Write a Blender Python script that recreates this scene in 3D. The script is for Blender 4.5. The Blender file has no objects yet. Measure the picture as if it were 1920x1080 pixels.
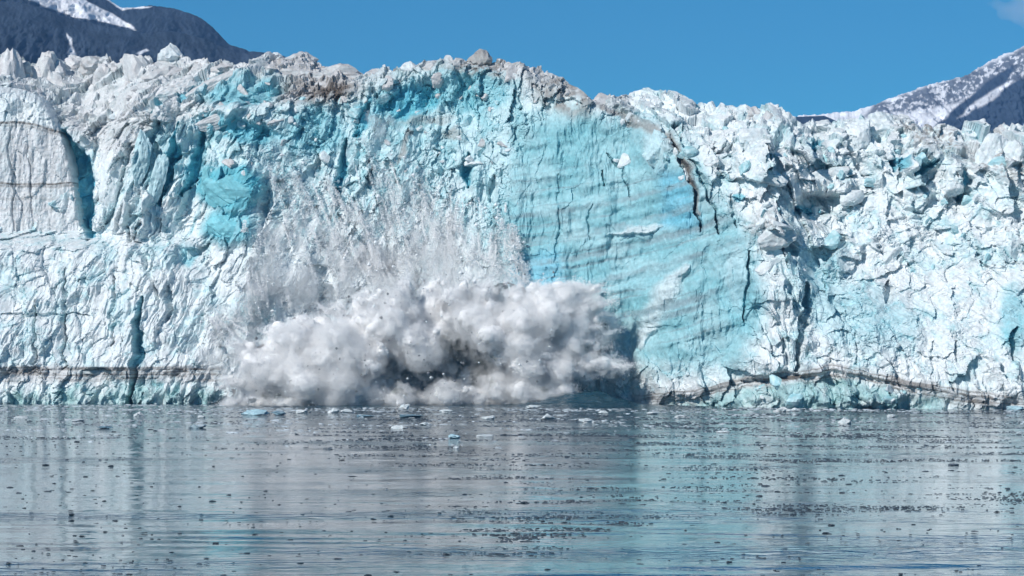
import bpy, bmesh, math, random
import numpy as np
from mathutils import Vector, Matrix
rnd = random.Random(7)
scene = bpy.context.scene
COL = scene.collection

# ------------------------------------------------------------------ camera
F = 5517.0          # focal length in 1920-wide pixels
CZ = 20.0           # height of the ship's deck above the water
HZ = 627.0          # row of the horizon
cam = bpy.data.cameras.new('camera')
cam.sensor_width = 36.0
cam.lens = 36.0 * F / 1920.0
cam.shift_y = (HZ - 540.0) / 1920.0
cam.clip_start = 1.0
cam.clip_end = 60000.0
cam_o = bpy.data.objects.new('camera', cam)
cam_o.location = (0, 0, CZ)
cam_o.rotation_euler = (math.radians(90), 0, 0)
COL.objects.link(cam_o)
scene.camera = cam_o

# ------------------------------------------------------------------ light
SUN_EL = math.radians(34)
SUN_AZ = math.radians(-41)      # measured from straight behind the camera, negative = to the left
to_sun = Vector((math.sin(SUN_AZ) * math.cos(SUN_EL), -math.cos(SUN_AZ) * math.cos(SUN_EL), math.sin(SUN_EL)))
sun = bpy.data.lights.new('sun', 'SUN')
sun.energy = 4.3
sun.angle = math.radians(0.53)
sun.color = (1.0, 0.965, 0.92)
sun_o = bpy.data.objects.new('sun', sun)
sun_o.rotation_euler = (-to_sun).to_track_quat('-Z', 'Y').to_euler()
sun_o.location = (-400, -300, 600)
COL.objects.link(sun_o)

world = bpy.data.worlds.new('World')
scene.world = world
world.use_nodes = True
wn = world.node_tree.nodes
wl = world.node_tree.links
wn.clear()
sky = wn.new('ShaderNodeTexSky')
sky.sky_type = 'NISHITA'
sky.sun_disc = False
sky.sun_elevation = SUN_EL
sky.sun_rotation = math.atan2(to_sun.x, to_sun.y)
sky.altitude = 4000
sky.air_density = 1.0
sky.dust_density = 0.0
sky.ozone_density = 2.5
tint = wn.new('ShaderNodeMixRGB')
tint.blend_type = 'MULTIPLY'
tint.inputs[0].default_value = 1.0
tint.inputs[2].default_value = (0.165, 0.69, 0.84, 1)
bg = wn.new('ShaderNodeBackground')
bg.inputs[1].default_value = 0.095
wo = wn.new('ShaderNodeOutputWorld')
wl.new(sky.outputs[0], tint.inputs[1])
wl.new(tint.outputs[0], bg.inputs[0])
wl.new(bg.outputs[0], wo.inputs[0])

scene.view_settings.view_transform = 'Standard'
scene.view_settings.look = 'None'
scene.view_settings.exposure = 0.0
scene.view_settings.gamma = 1.0
scene.render.engine = 'CYCLES'
scene.cycles.max_bounces = 6
scene.cycles.diffuse_bounces = 4
scene.cycles.glossy_bounces = 3
scene.cycles.transmission_bounces = 2
scene.cycles.volume_bounces = 5
scene.cycles.use_adaptive_sampling = True
scene.cycles.adaptive_threshold = 0.04
scene.cycles.volume_step_rate = 1.0
scene.cycles.volume_max_steps = 256
scene.cycles.use_denoising = True

# ------------------------------------------------------------------ numpy noise
def hsh(ix, iy, seed):
    h = ix.astype(np.uint32) * np.uint32(73856093)
    h ^= iy.astype(np.uint32) * np.uint32(19349663)
    h ^= np.uint32((seed * 83492791 + 1013) & 0xffffffff)
    h *= np.uint32(1103515245)
    h ^= h >> np.uint32(15)
    h *= np.uint32(2654435761)
    return ((h >> np.uint32(12)) & np.uint32(8191)).astype(np.int32)
_T = np.random.default_rng(5).random((8192, 4)).astype(np.float32)

def perlin(x, y, seed=0):
    x, y = np.broadcast_arrays(np.asarray(x, np.float32), np.asarray(y, np.float32))
    fx = np.floor(x); fy = np.floor(y); xi = fx.astype(np.int32); yi = fy.astype(np.int32)
    fx = x - fx; fy = y - fy
    u = fx * fx * fx * (fx * (fx * 6 - 15) + 10); v = fy * fy * fy * (fy * (fy * 6 - 15) + 10)
    def g(i, j):
        a = _T[hsh(xi + i, yi + j, seed), 0] * 6.2831853
        return np.cos(a) * (fx - i) + np.sin(a) * (fy - j)
    a = g(0, 0); b = g(1, 0); c = g(0, 1); d = g(1, 1)
    return 1.45 * ((a + u * (b - a)) * (1 - v) + (c + u * (d - c)) * v)

def fbm(x, y, seed=0, octv=4, gain=0.5, ridged=False):
    s = 0; a = 1.0; t = 0; f = 1.0
    for o in range(octv):
        n = perlin(x * f + 17.3 * o, y * f - 9.1 * o, seed + o)
        if ridged: n = 1 - 2 * np.abs(n)
        s = s + a * n; t += a; a *= gain; f *= 2.03
    return s / t

def worley(x, y, seed=0):
    x = np.asarray(x, np.float32); y = np.asarray(y, np.float32)
    xf = np.floor(x); yf = np.floor(y); xi = xf.astype(np.int32); yi = yf.astype(np.int32)
    f1 = np.full(x.shape, 9.0, np.float32); f2 = f1.copy()
    idh = np.zeros(x.shape, np.int32); dx = np.zeros(x.shape, np.float32); dy = dx.copy()
    for i in (-1, 0, 1):
        for j in (-1, 0, 1):
            h = hsh(xi + i, yi + j, seed)
            ex = x - (xf + np.float32(i) + _T[h, 0]); ey = y - (yf + np.float32(j) + _T[h, 1])
            d = ex * ex + ey * ey
            near = d < f1
            f2 = np.where(near, f1, np.minimum(f2, d))
            idh = np.where(near, h, idh); dx = np.where(near, ex, dx); dy = np.where(near, ey, dy)
            f1 = np.where(near, d, f1)
    return np.sqrt(f1), np.sqrt(f2), idh, dx, dy

def facets(x, y, seed, tilt=1.6):
    """broken-ice relief: each cell a tilted plane with its own offset; also the distance to the cell's edge"""
    f1, f2, h, dx, dy = worley(x, y, seed)
    h2 = (h * 31 + 77) & 8191
    v = (_T[h2, 2] - 0.5) + tilt * ((_T[h2, 3] - 0.5) * dx + (_T[h2, 0] - 0.5) * dy)
    return v, f2 - f1, _T[h2, 1]

def sm(a, b, x):
    t = np.clip((x - a) / (b - a), 0, 1)
    return t * t * (3 - 2 * t)

def interp(pts, x):
    p = np.array(pts, float)
    return np.interp(x, p[:, 0], p[:, 1])

# ------------------------------------------------------------------ materials
def new_mat(name):
    m = bpy.data.materials.new(name)
    m.use_nodes = True
    return m, m.node_tree.nodes, m.node_tree.links, m.node_tree.nodes['Principled BSDF']

def ice_material(name, bump=0.35, scale=1.0, rough=0.5, var=0.25, sss=0.0):
    m, n, l, b = new_mat(name)
    at = n.new('ShaderNodeAttribute'); at.attribute_name = 'Col'
    geo = n.new('ShaderNodeNewGeometry')
    n1 = n.new('ShaderNodeTexNoise'); n1.inputs['Scale'].default_value = 0.9 * scale; n1.inputs['Detail'].default_value = 7; n1.inputs['Roughness'].default_value = 0.65
    n2 = n.new('ShaderNodeTexVoronoi'); n2.inputs['Scale'].default_value = 1.3 * scale; n2.feature = 'F1'
    l.new(geo.outputs['Position'], n1.inputs['Vector']); l.new(geo.outputs['Position'], n2.inputs['Vector'])
    mr = n.new('ShaderNodeMapRange'); mr.inputs[1].default_value = 0.3; mr.inputs[2].default_value = 0.7
    mr.inputs[3].default_value = 1.0 - var; mr.inputs[4].default_value = 1.0 + var * 0.45
    l.new(n1.outputs[0], mr.inputs[0])
    mx = n.new('ShaderNodeVectorMath'); mx.operation = 'SCALE'
    l.new(at.outputs['Color'], mx.inputs[0]); l.new(mr.outputs[0], mx.inputs['Scale'])
    l.new(mx.outputs[0], b.inputs['Base Color'])
    ad = n.new('ShaderNodeMath'); ad.operation = 'MULTIPLY_ADD'
    l.new(n2.outputs['Distance'], ad.inputs[0]); ad.inputs[1].default_value = 0.12; l.new(n1.outputs[0], ad.inputs[2])
    bp = n.new('ShaderNodeBump'); bp.inputs['Strength'].default_value = bump; bp.inputs['Distance'].default_value = 0.6
    l.new(ad.outputs[0], bp.inputs['Height']); l.new(bp.outputs[0], b.inputs['Normal'])
    b.inputs['Roughness'].default_value = rough
    b.inputs['Specular IOR Level'].default_value = 0.3
    b.inputs['Subsurface Weight'].default_value = sss
    b.inputs['Subsurface Radius'].default_value = (0.35, 0.85, 1.0)
    b.inputs['Subsurface Scale'].default_value = 0.9
    return m
M_ICE = ice_material('glacier_ice')
M_CHUNK = ice_material('floating_ice', bump=0.3, scale=2.0, rough=0.35)

# ------------------------------------------------------------------ mesh helpers
def grid_mesh(name, P, mat, colr=None, smooth=False):
    """P: rows x cols x 3"""
    R, C = P.shape[:2]
    me = bpy.data.meshes.new(name)
    me.vertices.add(R * C)
    me.vertices.foreach_set('co', P.reshape(-1).astype(np.float32))
    i = np.arange(R * C).reshape(R, C)
    q = np.stack([i[:-1, :-1], i[:-1, 1:], i[1:, 1:], i[1:, :-1]], -1).reshape(-1, 4)
    nq = len(q)
    me.loops.add(nq * 4); me.polygons.add(nq)
    me.loops.foreach_set('vertex_index', q.reshape(-1).astype(np.int32))
    me.polygons.foreach_set('loop_start', np.arange(0, nq * 4, 4, dtype=np.int32))
    me.polygons.foreach_set('loop_total', np.full(nq, 4, np.int32))
    me.polygons.foreach_set('use_smooth', np.full(nq, smooth, bool))
    if colr is not None:
        a = me.color_attributes.new('Col', 'FLOAT_COLOR', 'POINT')
        c4 = np.ones((R * C, 4), np.float32); c4[:, :3] = colr.reshape(-1, 3)
        a.data.foreach_set('color', c4.reshape(-1))
    me.update(calc_edges=True)
    me.materials.append(mat)
    return me

def poly_mesh(name, V, Fc, mat, colr=None, smooth=False):
    me = bpy.data.meshes.new(name)
    me.from_pydata([tuple(v) for v in V], [], [tuple(f) for f in Fc])
    if colr is not None:
        a = me.color_attributes.new('Col', 'FLOAT_COLOR', 'POINT')
        c4 = np.ones((len(V), 4), np.float32); c4[:, :3] = colr
        a.data.foreach_set('color', c4.reshape(-1))
    if smooth: me.polygons.foreach_set('use_smooth', [True] * len(me.polygons))
    me.materials.append(mat)
    return me

def link(name, me, parent=None, **props):
    o = bpy.data.objects.new(name, me)
    COL.objects.link(o)
    if parent is not None: o.parent = parent
    for k, v in props.items(): o[k] = v
    return o

_ico = {}
def ico(sub):
    if sub not in _ico:
        bm = bmesh.new(); bmesh.ops.create_icosphere(bm, subdivisions=sub, radius=1.0)
        bm.verts.ensure_lookup_table()
        _ico[sub] = (np.array([v.co[:] for v in bm.verts]), [[v.index for v in f.verts] for f in bm.faces]); bm.free()
    return _ico[sub]

def facet_rock(seed, nplanes=16, sub=3, scale=(1, 1, 1), taper=0.0, noise=0.05, bend=0.0, d0=0.55, d1=0.95):
    """a broken block: unit directions clipped by random planes, tapered upward, roughened"""
    rg = np.random.default_rng(seed)
    D, Fc = ico(sub)
    N = rg.normal(size=(nplanes, 3)); N /= np.linalg.norm(N, axis=1)[:, None]
    dist = rg.uniform(d0, d1, nplanes)
    dots = D @ N.T
    r = np.where(dots > 1e-3, dist / np.maximum(dots, 1e-3), 9).min(1)
    r = np.minimum(r, 1.25)
    V = D * r[:, None]
    V *= 1 + noise * np.stack([fbm(V[:, 0] * 3 + V[:, 2] * 2, V[:, 1] * 3 - V[:, 2], seed, 3)] * 3, 1)
    if taper:
        t = np.clip((V[:, 2] + 1) / 2, 0, 1)
        k = 1 - taper * t
        V[:, 0] *= k; V[:, 1] *= k
    V[:, 0] += bend * (V[:, 2] + 1) ** 2 * 0.25
    return V * np.array(scale), Fc

X_of = lambda px, Y: (px - 960.0) * Y / F
Z_of = lambda py, Y: CZ - (py - HZ) * Y / F

# ================================================================== GLACIER
WATERLINE = [(-200, 756.5), (0, 757), (420, 757), (600, 756), (1000, 757), (1180, 758), (1290, 761), (1500, 766), (1920, 768), (2120, 769)]
SKYLINE = [(-200, 95), (-60, 100), (0, 112), (60, 122), (110, 118), (150, 112), (200, 116), (260, 114), (330, 112), (420, 116), (490, 116), (520, 110), (560, 108), (640, 122), (700, 130),
           (735, 137), (760, 124), (800, 118), (850, 112), (940, 116), (985, 130), (1010, 130), (1060, 158), (1110, 190), (1150, 190), (1175, 180), (1210, 176), (1250, 188), (1290, 196),
           (1330, 204), (1360, 212), (1385, 208), (1420, 206), (1480, 212), (1500, 222), (1540, 224), (1600, 226), (1640, 226), (1690, 224), (1720, 236), (1780, 242), (1820, 240), (1860, 238), (1920, 236), (2120, 230)]
BROW = [(-200, 210), (0, 200), (160, 262), (300, 235), (400, 205), (520, 210), (600, 205), (700, 190), (760, 155), (880, 140), (1000, 165), (1100, 205), (1160, 235), (1260, 262), (1330, 300), (1500, 300), (1700, 310), (1920, 340), (2120, 340)]
PLAN = [(-200, 2), (0, 3), (180, 4), (260, 0), (340, 1), (430, 4), (520, 6), (800, 7), (900, 5), (960, 1), (1100, -3), (1250, -4), (1300, -3), (1370, -1), (1405, 0), (1450, 2), (1520, 4), (1600, 3), (1750, 3), (1860, 0), (1895, -3), (1990, -3), (2120, 0)]
NC, NR = 1360, 480
pxs = np.linspace(-180, 2100, NC)
Ybase = CZ * F / (interp(WATERLINE, pxs) - HZ)
# rows from below the waterline to the skyline, in image rows at the base distance
sky_j = interp(SKYLINE, pxs) + 1.6 * perlin(pxs / 11.0, pxs * 0 + 0.5, 3) + 5.0 * perlin(pxs / 42.0, pxs * 0 + 0.5, 4)
t = np.linspace(0, 1, NR)[:, None]
py0 = (interp(WATERLINE, pxs) + 14)[None, :]
PY = py0 + (sky_j[None, :] - py0) * t
PX = np.repeat(pxs[None, :], NR, 0)
# depth: integrate the lean-back rate upward
rate = 0.10 + 1.9 * sm(0, 26, interp(BROW, PX) - PY)
slope_r = sm(1430, 1560, PX) * sm(330, 400, PY) * (1 - sm(655, 700, PY))
rate = rate + 0.40 * slope_r
ledge = sm(0, 60, PX) * 0 + (1 - sm(330, 420, PX)) * sm(425, 440, PY) * (1 - sm(450, 480, PY))
rate = rate + (1.2 + 3.0 * (1 - sm(150, 260, PX))) * ledge
rate = rate + 0.28 * (1 - sm(380, 480, PX)) * sm(440, 480, PY)
rate = np.where(PY > 700, 0.02, rate)
dzpx = (py0 - sky_j[None, :]) / (NR - 1) * 0.147
dep = np.cumsum(rate * dzpx, axis=0)
Y0 = Ybase[None, :] + interp(PLAN, PX) * sm(790, 640, PY) + interp(PLAN, PX) * 0.35 * (1 - sm(790, 640, PY)) + dep
X0 = X_of(PX, Y0)
Z0 = Z_of(PY, Y0)
S = Z0 + 0.8 * dep                      # coordinate along the slope
lean = sm(0, 60, interp(BROW, PX) - PY)  # 0 on the face, 1 on the receding top

# ---- warped picture coordinates used for placing the features
w1 = fbm(X0 / 5.0, S / 5.0, 11, 4); w2 = fbm(X0 / 5.0, S / 5.0, 23, 4)
WX = PX + 13 * w1; WY = PY + 13 * w2

def box_idx(x0, y0, x1, y1):
    c0 = np.searchsorted(pxs, x0); c1 = np.searchsorted(pxs, x1)
    return slice(max(0, c0), min(NC, c1))

def ell(cx, cy, rx, ry, rot=0.0, soft=0.35, X=None, Y=None):
    X = WX if X is None else X; Y = WY if Y is None else Y
    m = np.zeros(PX.shape)
    R = max(rx, ry) * 1.6 + 20
    s = box_idx(cx - R, 0, cx + R, 0)
    c, sn = math.cos(rot), math.sin(rot)
    dx = X[:, s] - cx; dy = Y[:, s] - cy
    d = np.sqrt(((dx * c + dy * sn) / rx) ** 2 + ((-dx * sn + dy * c) / ry) ** 2)
    m[:, s] = 1 - sm(1 - soft, 1 + soft, d)
    return m

def poly(pts, soft=8.0, X=None, Y=None):
    X = WX if X is None else X; Y = WY if Y is None else Y
    p = np.array(pts, float)
    s = box_idx(p[:, 0].min() - 40, 0, p[:, 0].max() + 40, 0)
    x = X[:, s]; y = Y[:, s]
    d = np.full(x.shape, 1e9); inside = np.zeros(x.shape, bool)
    for k in range(len(p)):
        a = p[k]; b = p[(k + 1) % len(p)]; e = b - a
        tt = np.clip(((x - a[0]) * e[0] + (y - a[1]) * e[1]) / (e @ e), 0, 1)
        d = np.minimum(d, np.hypot(x - a[0] - tt * e[0], y - a[1] - tt * e[1]))
        cond = (a[1] > y) != (b[1] > y)
        xi = (b[0] - a[0]) * (y - a[1]) / (b[1] - a[1] + 1e-9) + a[0]
        inside ^= cond & (x < xi)
    sd = np.where(inside, d, -d)
    m = np.zeros(PX.shape); m[:, s] = sm(-soft, soft, sd)
    return m

def line(pts, width, soft=2.0, taper=True, X=None, Y=None, jag=1.0):
    p = np.array(pts, float)
    s = box_idx(p[:, 0].min() - 40, 0, p[:, 0].max() + 40, 0)
    x = (PX + (WX - PX) * jag)[:, s]; y = (PY + (WY - PY) * jag)[:, s]
    d = np.full(x.shape, 1e9)
    n = len(p) - 1
    for k in range(n):
        a = p[k]; e = p[k + 1] - a
        tt = np.clip(((x - a[0]) * e[0] + (y - a[1]) * e[1]) / (e @ e), 0, 1)
        dd = np.hypot(x - a[0] - tt * e[0], y - a[1] - tt * e[1])
        if taper:
            g = (k + tt) / n
            dd = dd / (0.35 + 0.65 * np.sin(np.clip(g, 0.02, 0.98) * math.pi))
        d = np.minimum(d, dd)
    m = np.zeros(PX.shape); m[:, s] = 1 - sm(width - soft, width + soft, d)
    return m

# ---- regions and how rough each is
r_panel = poly([(950, 330), (985, 235), (1080, 205), (1160, 235), (1250, 255), (1310, 330), (1395, 440), (1420, 560), (1390, 680), (1200, 690), (1120, 560), (960, 540), (930, 430)], 14)
r_panel_hi = r_panel * (1 - sm(280, 330, WY))
r_scar = poly([(350, 215), (520, 195), (690, 175), (830, 140), (960, 175), (1000, 250), (950, 420), (900, 600), (440, 600), (330, 430)], 16)
r_topL = poly([(-200, 60), (730, 60), (730, 190), (560, 205), (420, 190), (330, 250), (210, 300), (120, 240), (-200, 210)], 14)
r_topC = poly([(515, 60), (1150, 60), (1190, 235), (1110, 205), (1000, 165), (880, 135), (770, 160), (690, 205), (560, 215), (500, 150)], 12)
r_topR = poly([(1130, 150), (2120, 150), (2120, 345), (1900, 340), (1700, 330), (1560, 400), (1420, 380), (1330, 300), (1260, 255), (1140, 205)], 14)
r_ribs = poly([(165, 300), (260, 235), (370, 215), (400, 300), (370, 430), (300, 450), (170, 440)], 14)
r_lowL = poly([(-200, 450), (300, 460), (410, 560), (430, 690), (-200, 690)], 14)
r_midR = poly([(1360, 380), (1560, 390), (1720, 330), (2120, 350), (2120, 540), (1560, 540), (1440, 500)], 18)
r_fan = poly([(1500, 510), (1650, 520), (1700, 470), (2120, 520), (2120, 680), (1780, 650), (1640, 600)], 16)
r_colR = poly([(1395, 470), (1500, 480), (1530, 640), (1500, 700), (1395, 700), (1420, 560)], 12)
r_baseL = (1 - sm(410, 440, PX)) * sm(688, 694, WY * 0.2 + PY * 0.8)
BR = interp([(1100, 762), (1180, 748), (1300, 737), (1400, 714), (1500, 702), (1560, 692), (1640, 706), (1720, 724), (1800, 738), (1920, 752), (2120, 770)], PX) + 6 * w1
r_baseR = sm(0, 6, PY - BR) * sm(1180, 1230, PX)

pan_soft = poly([(960, 330), (985, 235), (1080, 205), (1160, 235), (1250, 255), (1310, 330), (1395, 440), (1420, 560), (1390, 680), (1200, 690), (1120, 560), (960, 540), (930, 430)], 34)
a_big = 0.75 + 0.35 * r_topL + 0.85 * r_topR + 0.25 * r_midR - 0.64 * pan_soft - 0.45 * r_fan - 0.4 * r_lowL - 0.2 * r_scar
a_med = 0.42 + 0.45 * r_topL + 0.22 * r_topR + 0.10 * r_midR - 0.40 * pan_soft - 0.38 * r_fan - 0.32 * r_lowL + 0.4 * r_topC + 0.15 * r_scar
a_sml = 0.30 + 0.45 * r_midR + 0.10 * r_topR + 0.5 * r_topC + 0.6 * r_scar - 0.25 * pan_soft - 0.15 * r_fan - 0.15 * r_lowL + 0.2 * r_topL
a_fin = 0.25 + 0.55 * r_midR + 0.6 * r_scar + 0.5 * r_topC - 0.20 * pan_soft - 0.1 * r_lowL
a_rib = 0.55 + 1.9 * r_ribs + 1.0 * r_colR + 0.6 * r_lowL - 0.2 * pan_soft - 0.45 * r_fan - 0.3 * lean - 0.2 * r_midR
r_lowR = sm(1150, 1250, PX) * sm(520, 600, PY) * (1 - pan_soft * 0.6)
a_rib = a_rib + 0.55 * r_lowR; a_sml = a_sml + 0.35 * r_lowR; a_fin = a_fin + 0.4 * r_lowR; a_med = a_med - 0.1 * r_lowR
smooth_m = np.clip(ell(440, 352, 62, 42, 0, 0.2) + ell(430, 425, 48, 34, 0, 0.25) + 0.8 * ell(1228, 285, 26, 40) + 0.7 * ell(765, 188, 50, 26, -.2) + 0.6 * ell(455, 172, 70, 22, -.1) + 0.6 * r_ribs, 0, 1)
a_med = a_med * (1 - 0.7 * smooth_m); a_sml = a_sml * (1 - 0.8 * smooth_m); a_fin = a_fin * (1 - 0.8 * smooth_m)
gx = X0 + 1.6 * fbm(X0 / 7, S / 7, 31, 3); gs = S + 1.6 * fbm(X0 / 7, S / 7, 37, 3)
# joints lean: shear the block pattern so its edges run up to the right on the left half
sh = interp([(-200, 0.25), (600, 0.3), (1000, 0.0), (1400, -0.1), (1920, -0.2)], PX)
bx = gx - sh * gs
wa = fbm(X0 / 3, S / 3, 33, 4); wb = fbm(X0 / 3, S / 3, 39, 4)
cx_ = bx + 1.1 * wa; cs_ = gs + 1.1 * wb
def two(x, y, seed, tilt):
    a, e, c = facets(x, y, seed, tilt); a2, e2, c2 = facets(x * 0.83 + 5.1 + 0.3 * y, y * 0.9 - 0.35 * x, seed + 3, tilt)
    up = a > a2
    return np.maximum(a, a2) - 0.25, np.where(up, e, e2), np.where(up, c, c2)
f_big, e_big, c_big = two(cx_ / 9.0, cs_ / 14.0, 101, 2.4)
f_big2, e_big2, c_big2 = two(cx_ / 5.5 + 3.3, cs_ / 8.5, 107, 2.4)
f_med, e_med, c_med = two(cx_ / 2.9, cs_ / 4.4, 113, 2.6)
f_sml, e_sml, c_sml = two((gx + .5 * wa) / 1.5, (gs + .5 * wb) / 1.8, 127, 2.4)
f_fin, e_fin, c_fin = facets((gx + .3 * wb) / 0.75, (gs + .3 * wa) / 0.8, 131, 2.2)
patchy = 0.25 + 1.35 * sm(-0.25, 0.35, fbm(X0 / 13, S / 13, 35, 3)); rough_p = 0.08 + 1.6 * sm(-0.12, 0.32, fbm(X0 / 9, S / 10, 36, 4))
ribn = fbm(bx / 2.6, gs / 22.0, 41, 4, 0.55, True)
ribn2 = fbm(bx / 7.5, gs / 45.0, 47, 3, 0.5, True)
lump = fbm(X0 / 16, S / 16, 53, 3)

d = 2.2 * lump + 1.3 * r_lowR * fbm(X0 / 5, S / 9, 57, 4)
d += a_big * (3.6 * f_big + 2.2 * f_big2 - 0.8 * (1 - sm(0, 0.10, e_big)) * (patchy - .45))
d += a_med * patchy * 1.6 * f_med
d += a_sml * rough_p * 0.58 * f_sml
d += a_fin * rough_p * 0.20 * f_fin
ribm = 0.35 + 1.1 * sm(-0.3, 0.3, fbm(X0 / 14, S / 18, 43, 3))
d += a_rib * ribm * (0.85 * ribn + 1.5 * ribn2)
# panel: shallow slabs stepping along the layers, vertical joints
q_pan = PY + 0.21 * (PX - 1150) + 5 * w2 + 0.00035 * (PX - 1150) ** 2
f_slab, e_slab, c_slab = facets((X0 + 0.8 * w1) / 3.4, (q_pan * 0.147) / 5.2, 151, 1.2)
f_slab2, _, _ = facets((X0 + 1.2 * w1) / 7.5, (q_pan * 0.147) / 10.0, 153, 1.6)
bulge = ell(1170, 470, 230, 330, 0, 0.9, PX, PY)
d += 5.0 * bulge + pan_soft * (0.30 * ribn + 0.25 * ribn2 + 3.0 * fbm(X0 / 9, S / 18, 67, 4) + 0.40 * np.tanh(3.5 * perlin((q_pan + 5 * w1) / 22.0, PX / 300, 62)) + 0.8 * fbm(X0 / 3.5, S / 9, 64, 3) + 0.30 * perlin((q_pan + 6 * w1) / 12.0, PX / 160, 69) * sm(-.2, .5, perlin(PX / 70, PY / 60, 68)))
# left lower face: tall joint-bounded columns
f_col, e_col, c_col = facets((X0 + 0.9 * w1 + 0.08 * S) / 4.8, (S + 2 * w2) / 22.0, 157, 1.3)
d += r_lowL * (1.3 * f_col - 0.5 * (1 - sm(0, 0.06, e_col)))
# fan of ground ice with diagonal striations on the right
qf = (PX * 0.62 - PY) * 0.147
d += r_fan * 0.55 * fbm(qf / 0.9, (PX + PY) * 0.147 / 14, 61, 3, 0.6)

# ---- single features: bumps forward (+) and hollows (-), metres
def feat(m, amount):
    global d
    d = d + m * amount
feat(ell(440, 352, 64, 44, 0, 0.25), 3.2)
feat(ell(430, 425, 50, 36, 0, 0.3), 2.6)
feat(ell(500, 375, 9, 45, 0.1, 0.4), -3.0)
feat(ell(455, 172, 75, 24, -0.1), -3.0)
feat(ell(765, 188, 55, 30, -0.2), -4.5)
feat(ell(880, 190, 95, 45, 0), -3.0)
feat(ell(450, 240, 70, 16, 0.25), -3.2)
feat(ell(410, 222, 60, 13, -0.5), 3.0)
feat(line([(120, 250), (150, 320), (172, 440)], 20, 6), -8.0)
feat(line([(335, 235), (330, 300), (300, 380)], 8, 4), -4.5)
feat(line([(380, 240), (372, 300), (345, 370)], 8, 4), -4.0)
feat(line([(230, 300), (225, 340)], 7, 4), -3.5)
feat(line([(275, 250), (262, 300), (235, 420)], 12, 9), 3.0)
feat(line([(322, 175), (290, 210)], 9, 4), -3.5)
feat(line([(420, 130), (372, 160), (340, 195)], 8, 4), -3.6)
feat(line([(345, 190), (395, 160), (435, 128)], 16, 8), 2.0)
feat(line([(262, 560), (262, 640), (246, 760)], 8, 4), -7.0)
feat(line([(70, 560), (68, 640), (66, 690)], 3, 2), -2.5)
feat(line([(122, 500), (122, 600), (120, 690)], 3, 2), -2.5)
feat(line([(212, 520), (213, 650)], 3, 2), -2.0)
feat(line([(318, 540), (316, 600)], 5, 3), -3.0)
feat(line([(0, 590), (60, 592), (170, 588)], 3, 2), -1.5)
feat(line([(240, 430), (270, 480), (300, 560)], 6, 4), -2.5)
feat(line([(1256, 262), (1275, 300), (1298, 350), (1308, 430)], 4, 3), -4.0)
feat(line([(1290, 300), (1310, 330), (1340, 400), (1348, 440)], 3, 2), -3.0)
feat(line([(1368, 360), (1378, 430)], 3, 2), -2.0)
feat(line([(1135, 290), (1165, 320), (1178, 370)], 2, 1.5), -1.5)
feat(line([(1130, 320), (1136, 350)], 3, 2), -2.0)
feat(line([(1045, 330), (1047, 440), (1040, 530)], 2, 2), -0.9)
feat(line([(1105, 390), (1108, 450)], 2, 2), -0.8)
feat(line([(1402, 470), (1400, 540), (1394, 600)], 4, 3), -2.5)
feat(line([(1512, 530), (1508, 600), (1494, 690)], 8, 4), -5.5)
feat(ell(1190, 432, 45, 6, -0.15), 1.8)
feat(poly([(1240, 262), (1300, 330), (1300, 410), (1235, 380), (1225, 300)], 12), 1.5)
feat(line([(1280, 505), (1230, 560), (1200, 640)], 18, 12), 1.8)
feat(ell(1260, 690, 70, 55, 0.3), 2.5)
feat(ell(1225, 285, 26, 40, 0), 2.0)
feat(ell(1555, 345, 48, 18, -0.1), 4.5)
feat(ell(1530, 385, 46, 22, -0.2), -4.5)
feat(ell(1715, 372, 24, 28, 0, 0.3), 4.5)
feat(ell(1808, 345, 14, 34, 0), -5.5)
feat(ell(1795, 375, 22, 20, 0), -4.5)
feat(ell(1785, 345, 14, 26, 0), 3.0)
feat(line([(1757, 300), (1725, 320), (1712, 330)], 7, 4), -4.5)
feat(ell(1725, 302, 36, 20, -0.3), 3.5)
feat(line([(1676, 290), (1680, 318)], 6, 3), -4.5)
feat(line([(1699, 290), (1692, 315)], 6, 3), -4.5)
feat(line([(1531, 245), (1526, 285)], 7, 3), -5.0)
feat(line([(1470, 235), (1462, 270), (1445, 300)], 8, 4), -4.0)
feat(line([(1370, 290), (1372, 270)], 8, 4), -4.0)
feat(line([(1395, 255), (1394, 285)], 4, 2), -3.0)
feat(line([(1490, 240), (1485, 290)], 6, 4), -3.0)
feat(ell(1600, 262, 40, 30, 0), 2.5)
feat(ell(1665, 255, 50, 28, 0), 3.0)
feat(ell(1475, 462, 20, 12, 0.5), -5.0)
feat(ell(1450, 430, 40, 30, 0.3), 3.2)
feat(line([(1668, 528), (1664, 560)], 7, 3), -3.5)
feat(line([(1905, 610), (1900, 680)], 7, 4), -4.0)
feat(line([(1790, 640), (1786, 680)], 4, 3), -2.0)
feat(line([(1750, 640), (1745, 700)], 4, 3), -1.5)
feat(ell(605, 560, 30, 22, 0), -2.5)
feat(line([(650, 260), (638, 330), (630, 380)], 9, 5), -3.5)
feat(line([(880, 290), (875, 350)], 8, 4), -3.0)
feat(line([(925, 330), (920, 380)], 8, 4), -3.0)
feat(line([(690, 200), (672, 250)], 12, 6), -3.5)
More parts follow.
